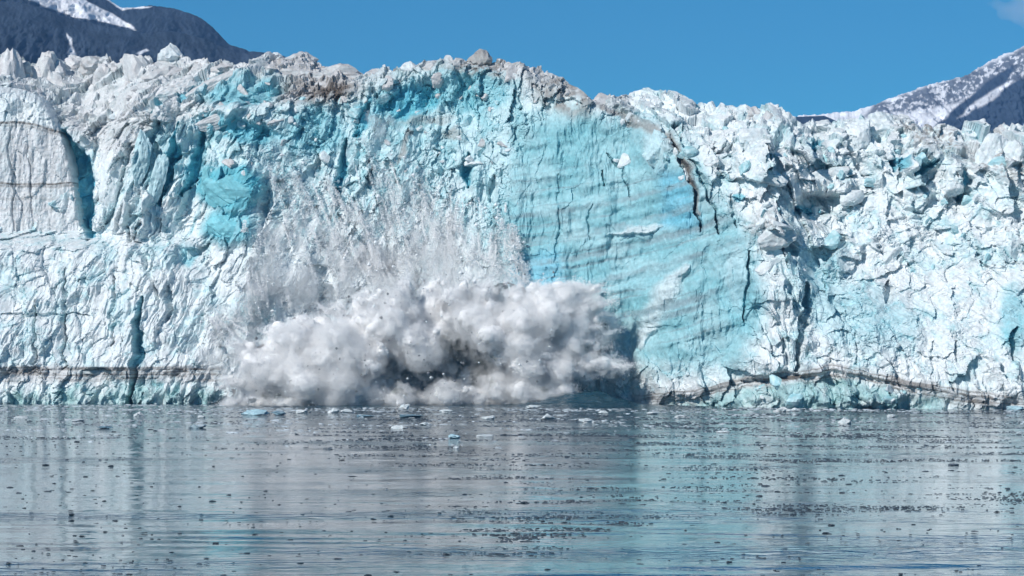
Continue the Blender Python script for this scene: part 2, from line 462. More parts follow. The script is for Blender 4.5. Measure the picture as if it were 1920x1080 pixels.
# undercut and broken ledge along the waterline
feat(r_baseR * sm(1380, 1420, PX) * (1 - sm(1690, 1760, PX)), -1.6)
feat(r_baseR, -0.5)
feat(line([(1395, 716), (1470, 706), (1500, 700)], 6, 4), -2.6)
for cx, cy, rx, ry, am in [(1430, 742, 28, 22, 2.2), (1490, 735, 34, 28, 2.8), (1545, 742, 30, 22, 2.2), (1605, 744, 36, 20, 2.6), (1660, 742, 30, 18, 2.2)]:
    feat(ell(cx, cy, rx, ry, 0.2, 0.25), am)
feat(r_baseL, -0.35)
feat(sm(738, 756, PY) * sm(-0.3, 0.4, fbm(X0 / 3.5, S / 6, 63, 3)), -1.5)
feat(sm(700, 740, PY) * (0.4 + ribn2), 0.8)
for xx in (75, 150, 235, 320, 360, 395):
    feat(line([(xx + 10, 715), (xx - 6, 762)], 5, 4), 1.1)

nyv = -(1 - 0.55 * lean); nzv = 0.72 * lean
edge = sm(0, 0.02, t) * np.ones_like(PX)
Yd = Y0 + d * nyv
Zd = Z0 + 2.4 * np.tanh(d * nzv / 2.4) * edge
Xd = X0 + 0.35 * f_med * a_med - 0.25 * d * sh
P = np.stack([Xd, Yd, Zd], -1)

# ---- ice colour: weathered white, clear blue, dirt bands, and shade painted into some gaps
WHITE = np.array([0.785, 0.83, 0.845]); PALE = np.array([0.56, 0.755, 0.795]); CYAN = np.array([0.20, 0.51, 0.575]); DEEP = np.array([0.07, 0.36, 0.52])
GREYW = np.array([0.64, 0.63, 0.635]); DIRT = np.array([0.31, 0.29, 0.275]); BROWN = np.array([0.13, 0.105, 0.085]); TEAL = np.array([0.30, 0.52, 0.52]); STRAT = np.array([0.25, 0.36, 0.40])
Cc = np.ones(P.shape) * WHITE
def paint(m, col, amt=1.0):
    global Cc
    k = np.clip(m * amt, 0, 1)[..., None]
    Cc = Cc * (1 - k) + col * k
nA = fbm(X0 / 9, S / 12, 71, 4); nB = fbm(X0 / 3.2, S / 4, 73, 4); nC = fbm(X0 / 1.1, S / 1.4, 79, 3)
paint(sm(-0.15, 0.45, nA + 0.4 * nB), PALE, 0.50)
paint(sm(0.50, 1.0, c_med) * sm(-0.2, 0.3, nB), PALE, 0.6)
for cm, e, am in ((c_big, e_big, 0.35), (c_med, e_med, 0.3)):
    paint((1 - sm(0.02, 0.12, e)) * sm(-0.2, 0.3, nA + nB), CYAN, am)
# weathered, faintly grey-pink top
paint(r_topL, GREYW, 0.55); paint(r_topL * sm(0.0, 0.5, nB + 0.5 * nA), DIRT, 0.30)
paint(r_topR * sm(-0.1, 0.5, nB), GREYW, 0.40)
paint(r_topC, GREYW, 0.85); paint(r_topC * sm(-0.1, 0.45, nB + 0.6 * nC), DIRT, 0.65)
# blue ice, and gaps whose shade is painted in blue
paint(r_scar, PALE, 0.75); paint(r_scar * sm(0.0, 0.45, nB + 0.3 * nA), CYAN, 0.55); paint(r_scar * sm(0.15, 0.5, nC), WHITE, 0.5)
pw = r_scar * sm(270, 370, PY) * sm(-0.35, 0.35, fbm((X0 - 0.35 * S) / 2.2, S / 16, 75, 3) + 0.004 * (PY - 400)); paint(pw, WHITE, 0.95)
paint((1 - sm(1000, 1100, PX)) * sm(420, 470, PX) * sm(480, 560, PY), WHITE, 0.6)
mid = poly([(690, 150), (840, 130), (980, 170), (1120, 220), (1230, 260), (1300, 340), (1360, 460), (1400, 620), (1240, 690), (1130, 560), (940, 520), (860, 330), (700, 260)], 60)
paint(mid, PALE, 0.75); paint(mid * sm(-0.25, 0.35, nA + 0.5 * nB), CYAN, 0.5)
paint(pan_soft, PALE, 0.6); paint(pan_soft * (0.35 + 0.65 * sm(-0.35, 0.35, fbm(X0 / 12, S / 9, 77, 3))), CYAN, 0.72)
paint(pan_soft * sm(330, 280, np.abs(PX - 1150)) , CYAN * 0.88, 0.35)
paint(poly([(1235, 320), (1290, 325), (1310, 420), (1290, 440), (1235, 430)], 16), DEEP * 1.3, 0.45); paint(poly([(960, 480), (1050, 470), (1060, 560), (960, 545)], 18), DEEP * 1.4, 0.4); paint(ell(1065, 270, 40, 40, 0, .6), CYAN, .6)
pale_pan = line([(1280, 505), (1235, 560), (1200, 640)], 20, 14) + ell(1190, 432, 48, 8, -0.15) + ell(1380, 520, 20, 60, 0) * 0.7 + ell(1230, 280, 26, 40, 0) * 0.5
paint(pale_pan, WHITE, 0.6)
st = 0.8 * perlin(q_pan / 11.0, PX / 260.0, 83) + 0.8 * perlin((q_pan + 2 * w1) / 3.6, PX / 170.0, 89)
paint(pan_soft * sm(0.15, 0.7, st) * sm(290, 340, PY) * (0.35 + 0.65 * sm(-.3, .3, nA)), STRAT, 0.75)
for qq, wd in ((380, 4), (428, 6), (470, 5), (520, 4), (600, 7), (618, 5)):
    paint(pan_soft * (1 - sm(wd - 2, wd + 4, np.abs(q_pan - qq + 4 * w1))) * (0.25 + 0.75 * sm(-.3, .3, nA + .5 * nB)), STRAT, 0.8)
def blue(m, a=0.85, deep=0.0):
    paint(m, np.array([0.15, 0.52, 0.61]), a)
    if deep: paint(m * sm(-0.3, 0.3, nB), DEEP, deep)
blue(ell(440, 352, 62, 44, 0, 0.2), 0.95, 0.12)
blue(ell(390, 345, 22, 32, 0), 0.9, 0.2)
blue(ell(430, 425, 50, 36, 0, 0.3), 0.8)
blue(ell(455, 172, 80, 26, -0.1), 0.75)
blue(ell(765, 188, 60, 30, -0.2), 0.9, 0.6)
blue(ell(880, 170, 80, 40, 0), 0.55)
blue(ell(450, 245, 75, 22, 0.25), 0.8, 0.35)
blue(ell(590, 250, 60, 40, 0), 0.6, 0.1)
blue(ell(300, 300, 40, 60, 0.2), 0.45)
blue(line([(335, 235), (330, 300), (300, 380)], 12, 6), 0.9, 0.4)  # gaps between the ribs: blue ice with their shadow painted in
blue(line([(380, 240), (372, 300), (345, 370)], 12, 6), 0.9, 0.4)
blue(line([(322, 175), (290, 210)], 10, 5), 0.8); blue(line([(420, 130), (372, 160), (340, 195)], 8, 5), 0.85, 0.3)
blue(line([(650, 260), (638, 330), (630, 380)], 10, 6), 0.8, 0.4)
blue(line([(880, 290), (875, 350)], 10, 5), 0.85, 0.4); blue(line([(690, 190), (672, 250)], 16, 8), 0.8, 0.3)
blue(line([(120, 250), (150, 320), (172, 440)], 22, 8), 0.8, 0.8)  # gap beside the slab: its shadow painted deep blue over the ice
blue(ell(355, 480, 14, 22, 0), 0.7); blue(ell(480, 575, 40, 30, 0), 0.5)
blue(line([(262, 560), (262, 640), (246, 760)], 10, 5), 0.6, 0.4)
for L in ([(1757, 300), (1725, 320), (1712, 330)], [(1676, 290), (1680, 318)], [(1699, 290), (1692, 315)], [(1531, 245), (1526, 285)], [(1808, 320), (1806, 370)], [(1395, 375), (1375, 365)], [(1540, 395), (1500, 385)]):
    blue(line(L, 9, 5), 0.85, 0.6)  # crevasse blue, with the shade among the blocks painted in
blue(ell(1620, 600, 100, 55, 0.2, 0.5), 0.40); blue(ell(1530, 520, 60, 60, 0, 0.6), 0.35); blue(ell(1905, 600, 28, 60, 0), 0.6)
blue(ell(1390, 550, 40, 90, 0, 0.5), 0.35)
# dirt
paint(ell(600, 172, 72, 24, 0, 0.5) * sm(-0.5, 0.1, nB), DIRT, 0.85); paint(ell(625, 172, 30, 11, 0, 0.5), BROWN, 0.95)
paint(ell(1055, 182, 60, 30, 0.3, 0.5) * sm(-0.4, 0.2, nB), DIRT, 0.9)
paint(ell(905, 125, 60, 16, 0, 0.5) * sm(-0.3, 0.2, nC), DIRT, 0.9)
paint(ell(1745, 265, 70, 24, 0.3, 0.6) * sm(-0.15, 0.35, nC + 0.5 * nB), DIRT, 0.9)
paint(ell(1880, 310, 60, 22, 0.3, 0.6) * sm(-0.15, 0.35, nC + 0.5 * nB), DIRT, 0.9)
paint(ell(1445, 430, 48, 30, 0.4, 0.5) * sm(-0.3, 0.3, nC), DIRT, 0.55)
paint(line([(1130, 205), (1200, 240), (1250, 255), (1290, 320), (1310, 400)], 9, 6), DIRT, 0.75)
paint(line([(1250, 258), (1280, 300), (1300, 350)], 4, 3), BROWN, 0.8)
paint(line([(770, 245), (755, 290), (745, 310)], 5, 4), DIRT, 0.7); paint(ell(850, 250, 18, 12, 0), DIRT, 0.6)
paint(ell(800, 225, 45, 8, -0.1), DIRT, 0.45)
# layers near the waterline
strl = perlin(PY / 3.2, PX / 90, 91) + 0.4 * nC
bandL = (1 - sm(400, 430, PX)) * sm(684, 690, PY) * (1 - sm(708, 722, PY))
paint(bandL, GREYW * 0.8, 0.55); paint(bandL * sm(0.0, 0.4, strl), DIRT * 0.75, 0.85)
paint((1 - sm(400, 430, PX)) * (1 - sm(1.0, 2.6, np.abs(PY - 692 - 5 * w1))) * sm(-.4, .2, nB), BROWN, 0.7)
paint((1 - sm(400, 430, PX)) * (1 - sm(1.0, 3.0, np.abs(PY - 702 - 6 * w1))) * sm(-.3, .3, nB), BROWN, 0.6)
paint((1 - sm(400, 430, PX)) * sm(712, 748, PY + 22 * nB + 14 * nA) * (0.4 + 0.6 * sm(-.3, .3, nA)), TEAL, 0.8)
offR = PY - BR
bandR = sm(1180, 1230, PX) * sm(-14, -4, offR) * (1 - sm(14, 30, offR))
paint(bandR, GREYW * 0.85, 0.5); paint(bandR * sm(-0.05, 0.35, perlin(offR / 3.4, PX / 110, 97)), DIRT * 0.8, 0.85)
paint(sm(1180, 1230, PX) * (1 - sm(1.0, 4, np.abs(offR - 2 + 5 * nB))) * sm(-0.25, 0.25, nB + nA), BROWN, 0.7)
paint(r_baseR * sm(6, 24, offR + 10 * nB) * (1 - sm(1700, 1860, PX)) * (0.35 + 0.65 * sm(-.25, .25, nA + .4 * nB)), TEAL, 0.9)
paint(r_baseR * sm(8, 22, offR) * sm(-0.1, 0.3, nA), PALE, 0.35)
Cc = np.clip(Cc * (1 + 0.05 * nC[..., None]), 0.02, 0.9)

# plateau running back behind the skyline
back = []
for dy, dz in ((6, -0.8), (40, -4), (160, -10)):
    b = P[-1].copy(); b[:, 1] += dy; b[:, 2] += dz; b[:, 0] *= 1 + dy / 900.0; back.append(b)
Pf = np.concatenate([P, np.stack(back)], 0)
Cf = np.concatenate([Cc, np.repeat(Cc[-1:], 3, 0)], 0)
glacier = bpy.data.objects.new('glacier', None)
COL.objects.link(glacier)
glacier['label'] = 'towering white and blue glacier front calving into the sea'
glacier['category'] = 'glacier'
cliff = link('ice_cliff', grid_mesh('ice_cliff', Pf, M_ICE, Cf), glacier)
cliff['label'] = 'broken ice cliff with cyan scar, dirt layers and dark crevasses'

def surf(px, py):
    c = int(np.clip(np.searchsorted(pxs, px), 0, NC - 1))
    col = PY[:, c]
    r = int(np.clip(np.searchsorted(-col, -py), 0, NR - 1))
    return Vector(P[r, c]), Cc[r, c], float(lean[r, c])

# ---- the smooth pale slab standing forward at the left end
def slab():
    c0, c1 = np.searchsorted(pxs, [-150, 150]); mm = (PY[:, c0:c1] > 225) & (PY[:, c0:c1] < 430)
    YT = float(np.percentile(P[:, c0:c1, 1][mm], 4)) - 1.0
    n_r, n_c = 210, 180
    tt = np.linspace(0, 1, n_r)[:, None]
    top = [(-220, 150), (-60, 150), (0, 158), (30, 162), (60, 172), (85, 188), (105, 215), (120, 245), (160, 440)]
    u = np.linspace(0, 1, n_c)[None, :]
    py = 470 + (150 - 470) * tt + 0 * u
    right = 4.0 * fbm(py / 14.0, py * 0 + 2.2, 227, 4) + interp([(150, 55), (165, 68), (180, 82), (200, 95), (225, 108), (260, 122), (300, 135), (350, 146), (400, 154), (440, 160), (470, 168)], py)
    px = -200 + (right + 200) * u
    topz = interp(top, px)
    py = np.minimum(np.maximum(py, topz + 0), 470)
    Yb = YT + 0.010 * (470 - py)
    rr = right - px
    Yf = Yb + 10.0 * np.clip(1 - rr / 9.0, 0, 1) ** 2 * 1.6           # wraps round the right edge into its side face
    Yf = Yf + 6.0 * np.clip(1 - (py - topz) / 26.0, 0, 1) ** 2
    x = X_of(px, YT); z = Z_of(py, YT)
    n = fbm(x / 6, z / 14, 201, 4); nn = fbm(x / 1.6, z / 5.0, 205, 4, 0.5, True); nk = fbm(x / 1.0, z / 1.0, 207, 4)
    ff, ee, _ = facets(x / 4.0, z / 11.0, 209, 1.2)
    Yf = Yf - 1.6 * n - 0.38 * nn - 0.9 * ff - 0.30 * nk
    Yf = Yf + 1.6 * np.clip(1 - rr / 14.0, 0, 1) * (1 + fbm(x / 1.2, z / 1.4, 223, 4) * 1.5)
    up = 1 - sm(232, 246, py)
    f2, e2, _ = facets(x / 2.2, z / 3.0, 215, 2.0)
    Yf = Yf - up * 0.9 * f2
    w = 2.0 * fbm(x / 8, z / 8, 211, 3)
    C = np.ones(x.shape + (3,)) * np.array([0.70, 0.715, 0.73])
    vs = sm(-.2, .5, fbm(x / 1.3, z / 16, 221, 3))[..., None]; C = C * (1 - .22 * vs)
    C = C * (1 - up[..., None]) + WHITE * up[..., None]
    k = sm(-0.1, 0.5, n + 0.5 * nk)[..., None]; C = C * (1 - 0.25 * k) + PALE * 0.25 * k
    rg = interp([(-200, 226), (0, 226), (60, 232), (110, 246)], px) + 3 * w
    for line_y, wd, am in ((rg, 2.2, 0.9), (rg + 6, 2.0, 0.45), (344 + 2 * w, 1.6, 0.95), (349 + 2 * w, 1.8, 0.6), (372 + 3 * w, 3, 0.25), (392 + 3 * w, 3, 0.2)):
        m = ((1 - sm(wd - 1, wd + 1.5, np.abs(py - line_y))) * (0.6 + 0.4 * sm(-0.3, 0.2, nk)) * am)[..., None]
        C = C * (1 - m) + BROWN * m
    for cx in (18, 52):
        g = 1 - sm(0.5, 2.5, np.abs(px - cx - 14 * fbm(z / 12, z * 0 + cx, 213, 3) - (py - 300) * 0.06))
        Yf = Yf + 0.9 * g * sm(230, 260, py)
    Q = np.stack([x, Yf, z], -1)
    # side face running back into the glacier, and a back so it is a solid block
    side = []
    for dy in (4, 10, 22):
        s = Q[:, -1].copy(); s[:, 1] = YT + dy + 8 + fbm(s[:, 2] / 3, s[:, 2] * 0 + dy, 219, 3); s[:, 0] -= dy * 0.10; side.append(s)
    Q = np.concatenate([Q, np.stack(side, 1)], 1)
    C = np.concatenate([C, np.repeat((C[:, -1:] * 0 + PALE * 0.8), 3, 1)], 1)
    topb = Q[-1:].copy(); topb[..., 1] += 22; topb[..., 2] -= 1.0
    Q = np.concatenate([Q, topb], 0); C = np.concatenate([C, C[-1:]], 0)
    return grid_mesh('ice_tower', Q, M_ICE, C)
tower = link('ice_tower', slab(), glacier)
tower['label'] = 'smooth pale ice slab crossed by two thin dark dirt lines'

# ---- seracs on the skyline and loose blocks, each its own part
def tint_rock(V, base, seed, dirt=0.0, blueish=0.0):
    n = fbm(V[:, 0] * 2.2 + V[:, 1], V[:, 2] * 2.2 - V[:, 1], seed, 3)
    c = np.ones((len(V), 3)) * base
    k = (sm(-0.2, 0.4, n) * dirt)[:, None]; c = c * (1 - k) + DIRT * k
    k = (sm(0.3, -0.3, n) * blueish)[:, None]; c = c * (1 - k) + CYAN * k
    return c
def serac(px, tip, w, base_py, seed, col=WHITE, dirt=0.2, blueish=0.1, taper=0.55, back=4.0, bend=0.0, n=14):
    top_py = max(tip, interp(SKYLINE, px) + 3)
    s, _, _ = surf(px, top_py + 0.3 * max(2, base_py - top_py))
    Y = s.y + back
    z0 = Z_of(base_py, Y); z1 = Z_of(tip, Y)
    hw = w * 0.6 * Y / F; hh = (z1 - z0) * 0.5 * 1.08
    V, Fc = facet_rock(seed, n, 3, (1, 1, 1), taper * 0.85, 0.35, bend)
    rn = fbm(V[:, 0] * 3.5 + V[:, 1] * 1.3, V[:, 2] * 1.6 + V[:, 1] * 3, seed, 4, 0.55, True)
    V[:, :2] *= (1 + 0.05 * rn)[:, None]
    V = V / np.array([np.abs(V[:, 0]).max(), np.abs(V[:, 1]).max(), np.abs(V[:, 2]).max()])
    c = tint_rock(V * 1.5, col, seed, dirt, blueish)
    V = V * np.array([hw, hw * 0.9, hh]) + np.array([0, 0, hh * 0.9])
    o = link('serac', poly_mesh('serac', V, Fc, M_ICE, c), glacier)
    o.location = (X_of(px, Y), Y, z0)
    return o
SER = [(16, 80, 60, 190, 1, GREYW * 1.15, .15), (88, 92, 56, 170, 2, GREYW * 1.1, .2), (100, 108, 70, 210, 3, GREYW * 1.15, .15), (45, 112, 30, 150, 4, GREYW, .3), (322, 80, 46, 122, 5, WHITE, 0),
       (180, 94, 60, 150, 6, GREYW, .4), (205, 112, 60, 180, 7, GREYW * 1.1, .2), (258, 102, 60, 165, 8, GREYW * 1.1, .2), (140, 100, 34, 130, 9, GREYW * 1.1, .1), (300, 112, 70, 170, 10, GREYW, .25),
       (520, 98, 34, 118, 11, WHITE, .2), (570, 95, 62, 126, 12, GREYW, .35), (420, 112, 60, 140, 13, GREYW, .35), (640, 116, 70, 150, 14, GREYW * 0.95, .35), (700, 128, 50, 150, 15, GREYW, .4),
       (770, 115, 36, 140, 16, WHITE, .2), (905, 87, 52, 128, 17, DIRT * 1.35, .6), (973, 116, 10, 136, 18, GREYW, .3), (815, 113, 40, 140, 19, GREYW, .4), (860, 108, 40, 140, 20, GREYW * 0.9, .5),
       (740, 127, 10, 140, 21, DIRT, .5), (1208, 170, 60, 215, 122, WHITE, .1), (1178, 176, 30, 215, 123, WHITE, .15), (1252, 178, 30, 205, 124, WHITE, .05), (1275, 177, 20, 205, 25, WHITE, 0), (1310, 193, 26, 225, 26, GREYW, .1),
       (1334, 190, 20, 225, 27, WHITE, 0), (1353, 200, 8, 215, 28, WHITE, 0), (1380, 201, 14, 225, 29, GREYW, .2), (1412, 199, 56, 235, 30, GREYW, .4), (1458, 203, 24, 232, 31, WHITE, 0), (1476, 208, 24, 235, 32, WHITE, 0),
       (1442, 206, 30, 238, 33, GREYW, .3), (1600, 222, 44, 236, 34, WHITE, 0), (1668, 216, 80, 252, 35, WHITE, .05), (1742, 232, 22, 262, 36, DIRT, .5), (1700, 226, 40, 262, 37, GREYW, .3), (1845, 231, 18, 252, 38, WHITE, .1),
       (1790, 238, 40, 262, 39, WHITE, .05), (1880, 230, 30, 255, 40, GREYW, .25), (1910, 232, 40, 262, 41, WHITE, .05), (1820, 236, 34, 262, 147, WHITE, .1), (1545, 224, 50, 245, 43, WHITE, .1), (236, 104, 24, 128, 44, GREYW, .2), (375, 112, 50, 150, 45, GREYW, .3),
       (275, 190, 26, 245, 46, PALE, 0), (250, 205, 20, 250, 47, GREYW, .1)]
for (px, tip, w, bpy_, sd, colr, dirt) in SER:
    serac(px, tip, w, bpy_, 300 + sd, np.clip(colr, 0, .85), dirt, 0.12, rnd.uniform(0.45, 0.8), rnd.uniform(0.5, 2.5), rnd.uniform(-.25, .25), rnd.choice((16, 20, 24, 28)))

BIG = [(1715, 372, 26, 31, WHITE, .1, 0), (1555, 338, 52, 22, WHITE * .95, .2, -.12), (1725, 296, 42, 19, WHITE * .95, .15, -.45), (1788, 350, 17, 28, WHITE, .05, .1), (1606, 266, 28, 32, WHITE, 0, 0), (1655, 252, 40, 30, WHITE, 0, .1), (1228, 288, 27, 40, PALE, 0, 0),
       (440, 352, 58, 42, CYAN * 1.15, 0, .05), (430, 425, 46, 34, CYAN * 1.3, 0, 0), (395, 345, 22, 30, CYAN, 0, 0), (352, 478, 15, 22, PALE, 0, 0), (412, 224, 62, 15, GREYW * 1.1, .2, -.42), (390, 168, 60, 16, GREYW, .25, -.5), (330, 178, 40, 14, GREYW * 1.1, .1, -.45), (590, 148, 70, 16, GREYW, .3, .12),
       (640, 140, 60, 12, GREYW, .3, .25), (270, 290, 18, 60, PALE, 0, .18), (215, 330, 22, 60, WHITE, 0, .12), (300, 330, 16, 55, PALE, 0, .2), (1420, 262, 34, 30, WHITE, .1, 0), (1460, 258, 26, 34, WHITE, .1, .2), (1350, 300, 30, 16, WHITE, .15, -.3), (1440, 335, 34, 15, WHITE, .1, .2), (1860, 300, 30, 44, WHITE, .05, 0),
       (1905, 300, 26, 40, WHITE, .15, 0), (1640, 380, 30, 22, WHITE, 0, 0), (1450, 445, 36, 30, WHITE * 0.93, .3, .3)]
for i, (px, py, hx, hy, colr, dirt, rot) in enumerate(BIG):
    s_, cc_, _ = surf(px, py)
    k = s_.y / F
    V, Fc = facet_rock(1500 + i, 9 + i % 4, 4, (1, 1, 1), 0.1, 0.16)
    V = V / np.abs(V).max(0)
    c = tint_rock(V * 1.5, np.clip(colr, 0, .85), 80 + i, dirt, 0.15)
    m_ = min(hx, hy)
    V = V * np.array([hx * k * 1.08, m_ * k * 0.8, hy * k * 1.08])
    V[:, 1] += 0.45 * fbm(V[:, 0] / 1.6, V[:, 2] / 1.6, 90 + i, 4)
    o = link('ice_block', poly_mesh('ice_block', V, Fc, M_ICE, c), glacier)
    o.location = s_ + Vector((0, m_ * k * 0.38, 0)); o.rotation_euler = (0, rot, 0)
block_meshes = {}
for kind, (bc, dr, bl) in {'white': (WHITE, .05, .15), 'grey': (GREYW, .35, .05), 'blue': (PALE, 0, .7)}.items():
    for v in range(6):
        V, Fc = facet_rock(700 + v * 7 + len(kind), 7 + v % 3, 3, (1, 0.85, 0.8), 0.2, 0.12, 0, 0.4, 0.85)
        block_meshes[kind, v] = poly_mesh('ice_block', V, Fc, M_ICE, tint_rock(V, bc, 60 + v, dr, bl))
rb = random.Random(21)
ZONES = [((1140, 200, 1910, 330), 75, ('white', 'white', 'blue')), ((1400, 330, 1910, 520), 55, ('white', 'white', 'blue')), ((0, 125, 560, 240), 55, ('grey', 'grey', 'white')), ((380, 180, 960, 330), 55, ('white', 'blue', 'blue', 'grey')), ((560, 110, 1130, 200), 30, ('grey',)), ((1380, 715, 1740, 756), 14, ('blue', 'white'))]
for (x0, y0, x1, y1), n, kinds in ZONES:
    for i in range(n):
        px = rb.uniform(x0, x1); py = rb.uniform(max(y0, interp(SKYLINE, px) + 6), y1) if y1 > interp(SKYLINE, px) + 6 else y1
        s, cc, ln = surf(px, py)
        sz = rb.choice((0.8, 1.0, 1.2, 1.5, 2.0, 2.8)) * rb.uniform(0.8, 1.2)
        o = link('ice_block', block_meshes[rb.choice(kinds), rb.randrange(6)], glacier)
        o.location = s + Vector((0, 0.25 * sz, -0.1 * sz))
        o.rotation_euler = (rb.uniform(-.5, .5), rb.uniform(-.6, .6), rb.uniform(0, 6.28))
        o.scale = (sz * rb.uniform(.8, 1.5), sz, sz * rb.uniform(.6, 1.1))

# ================================================================== WATER
def water():
    xs = np.concatenate([[-9000, -3000, -1200, -500, -260], np.linspace(-170, 170, 380), [260, 500, 1200, 3000, 9000]])
    ys = np.concatenate([[-400, -100, 40, 120, 180], np.linspace(225, 860, 530), [900, 1200, 3000, 9000, 16000]])
    X, Y = np.meshgrid(xs, ys)
    near = sm(200, 230, Y) * (1 - sm(856, 880, Y)) * (1 - sm(165, 200, np.abs(X)))
    z = 0.10 * perlin(X / 26, Y / 19, 401) + 0.05 * perlin(X / 9 + Y / 30, Y / 6.0, 403)
    # long low swells crossing the foreground
    z += 0.11 * np.sin(Y / 5.2 + 2.6 * perlin(X / 50, Y / 40, 405) + X / 60) * sm(0.15, 0.7, perlin(X / 60 + 4.2, Y / 30, 407) + 0.25 * (1 - sm(250, 300, Y)) )
    z += 0.065 * np.sin(Y / 1.35 + 3.0 * perlin(X / 30, Y / 16, 415) + X / 25) * sm(-0.05, 0.45, perlin(X / 34 + 9.2, Y / 13, 417)) * (1 - sm(300, 390, Y))
    # the water heaved up beside the splash
    cx, cy = X_of(1105, 818), 818.0
    dx = X - cx; dy = Y - cy
    mound = 4.2 * np.exp(-((np.where(dx > 0, dx / 10.0, dx / 15.0)) ** 2) - (np.where(dy < 0, dy / 9.0, dy / 6.0)) ** 2)
    z += mound * (1 + 0.25 * perlin(X / 4, Y / 4, 411)) + 0.6 * np.exp(-((X - X_of(1230, 800)) / 16) ** 2 - ((Y - 806) / 9) ** 2)
    z += 0.25 * perlin(X / 2.5, Y / 2.5, 413) * np.exp(-((Y - 815) / 18) ** 2) + 0.8 * np.abs(fbm(X / 3.0, Y / 3.0, 419, 3)) * np.exp(-((X - X_of(790, 815)) / 52) ** 4 - ((Y - 812) / 10) ** 2)
    return grid_mesh('sea', np.stack([X, Y, z * near], -1), M_WATER, None, True)
M_WATER, n, l, b = new_mat('sea_water')
b.inputs['Base Color'].default_value = (0.018, 0.060, 0.085, 1)
b.inputs['Roughness'].default_value = 0.018
b.inputs['IOR'].default_value = 1.333
geo = n.new('ShaderNodeNewGeometry')
def wnoise(sc, detail, sx=1.0, sy=1.0):
    mp = n.new('ShaderNodeMapping'); mp.inputs['Scale'].default_value = (sx, sy, 1)
    t_ = n.new('ShaderNodeTexNoise'); t_.inputs['Scale'].default_value = sc; t_.inputs['Detail'].default_value = detail
    l.new(geo.outputs['Position'], mp.inputs['Vector']); l.new(mp.outputs[0], t_.inputs['Vector'])
    return t_
r1 = wnoise(0.45, 3, 0.7, 1.2); r2 = wnoise(1.6, 2); patch = wnoise(0.018, 3, 0.6, 1.6)
pm = n.new('ShaderNodeMapRange'); pm.inputs[1].default_value = 0.50; pm.inputs[2].default_value = 0.68; pm.inputs[3].default_value = 0.11; pm.inputs[4].default_value = 0.8
l.new(patch.outputs[0], pm.inputs[0])
# choppier towards the ice front where the splash has stirred it
sx_ = n.new('ShaderNodeSeparateXYZ'); l.new(geo.outputs['Position'], sx_.inputs[0])
ch = n.new('ShaderNodeMapRange'); ch.inputs[1].default_value = 560; ch.inputs[2].default_value = 800; ch.inputs[3].default_value = 0.0; ch.inputs[4].default_value = 0.5
l.new(sx_.outputs['Y'], ch.inputs[0])
am = n.new('ShaderNodeMath'); am.operation = 'ADD'; l.new(pm.outputs[0], am.inputs[0]); l.new(ch.outputs[0], am.inputs[1])
b1 = n.new('ShaderNodeBump'); b1.inputs['Distance'].default_value = 0.5; l.new(r1.outputs[0], b1.inputs['Height']); l.new(am.outputs[0], b1.inputs['Strength'])
b2 = n.new('ShaderNodeBump'); b2.inputs['Distance'].default_value = 0.006; b2.inputs['Strength'].default_value = 0.8
l.new(r2.outputs[0], b2.inputs['Height']); l.new(b1.outputs[0], b2.inputs['Normal']); l.new(b2.outputs[0], b.inputs['Normal'])
sea = link('sea', water(), None, kind='structure')

# ================================================================== MOUNTAINS
def rock_material():
    m, n, l, b = new_mat('mountain_rock')
    at = n.new('ShaderNodeAttribute'); at.attribute_name = 'Col'
    geo = n.new('ShaderNodeNewGeometry')
    t_ = n.new('ShaderNodeTexNoise'); t_.inputs['Scale'].default_value = 0.03; t_.inputs['Detail'].default_value = 8
    l.new(geo.outputs['Position'], t_.inputs['Vector'])
    mr = n.new('ShaderNodeMapRange'); mr.inputs[1].default_value = .3; mr.inputs[2].default_value = .7; mr.inputs[3].default_value = 0.65; mr.inputs[4].default_value = 1.25; l.new(t_.outputs[0], mr.inputs[0])
    mx = n.new('ShaderNodeVectorMath'); mx.operation = 'SCALE'; l.new(at.outputs['Color'], mx.inputs[0]); l.new(mr.outputs[0], mx.inputs['Scale'])
    l.new(mx.outputs[0], b.inputs['Base Color'])
    bp = n.new('ShaderNodeBump'); bp.inputs['Strength'].default_value = 0.6; bp.inputs['Distance'].default_value = 12; l.new(t_.outputs[0], bp.inputs['Height']); l.new(bp.outputs[0], b.inputs['Normal'])
    b.inputs['Roughness'].default_value = 0.85; b.inputs['Specular IOR Level'].default_value = 0.1
    return m
M_ROCK = rock_material()
def in_poly(pts, x, y, soft):
    p = np.array(pts, float); dd = np.full(x.shape, 1e9); ins = np.zeros(x.shape, bool)
    for k in range(len(p)):
        a = p[k]; c = p[(k + 1) % len(p)]; e = c - a
        tt = np.clip(((x - a[0]) * e[0] + (y - a[1]) * e[1]) / (e @ e), 0, 1)
        dd = np.minimum(dd, np.hypot(x - a[0] - tt * e[0], y - a[1] - tt * e[1]))
        ins ^= ((a[1] > y) != (c[1] > y)) & (x < (c[0] - a[0]) * (y - a[1]) / (c[1] - a[1] + 1e-9) + a[0])
    return sm(-soft, soft, np.where(ins, dd, -dd))
SNOW = np.array([0.80, 0.82, 0.86])
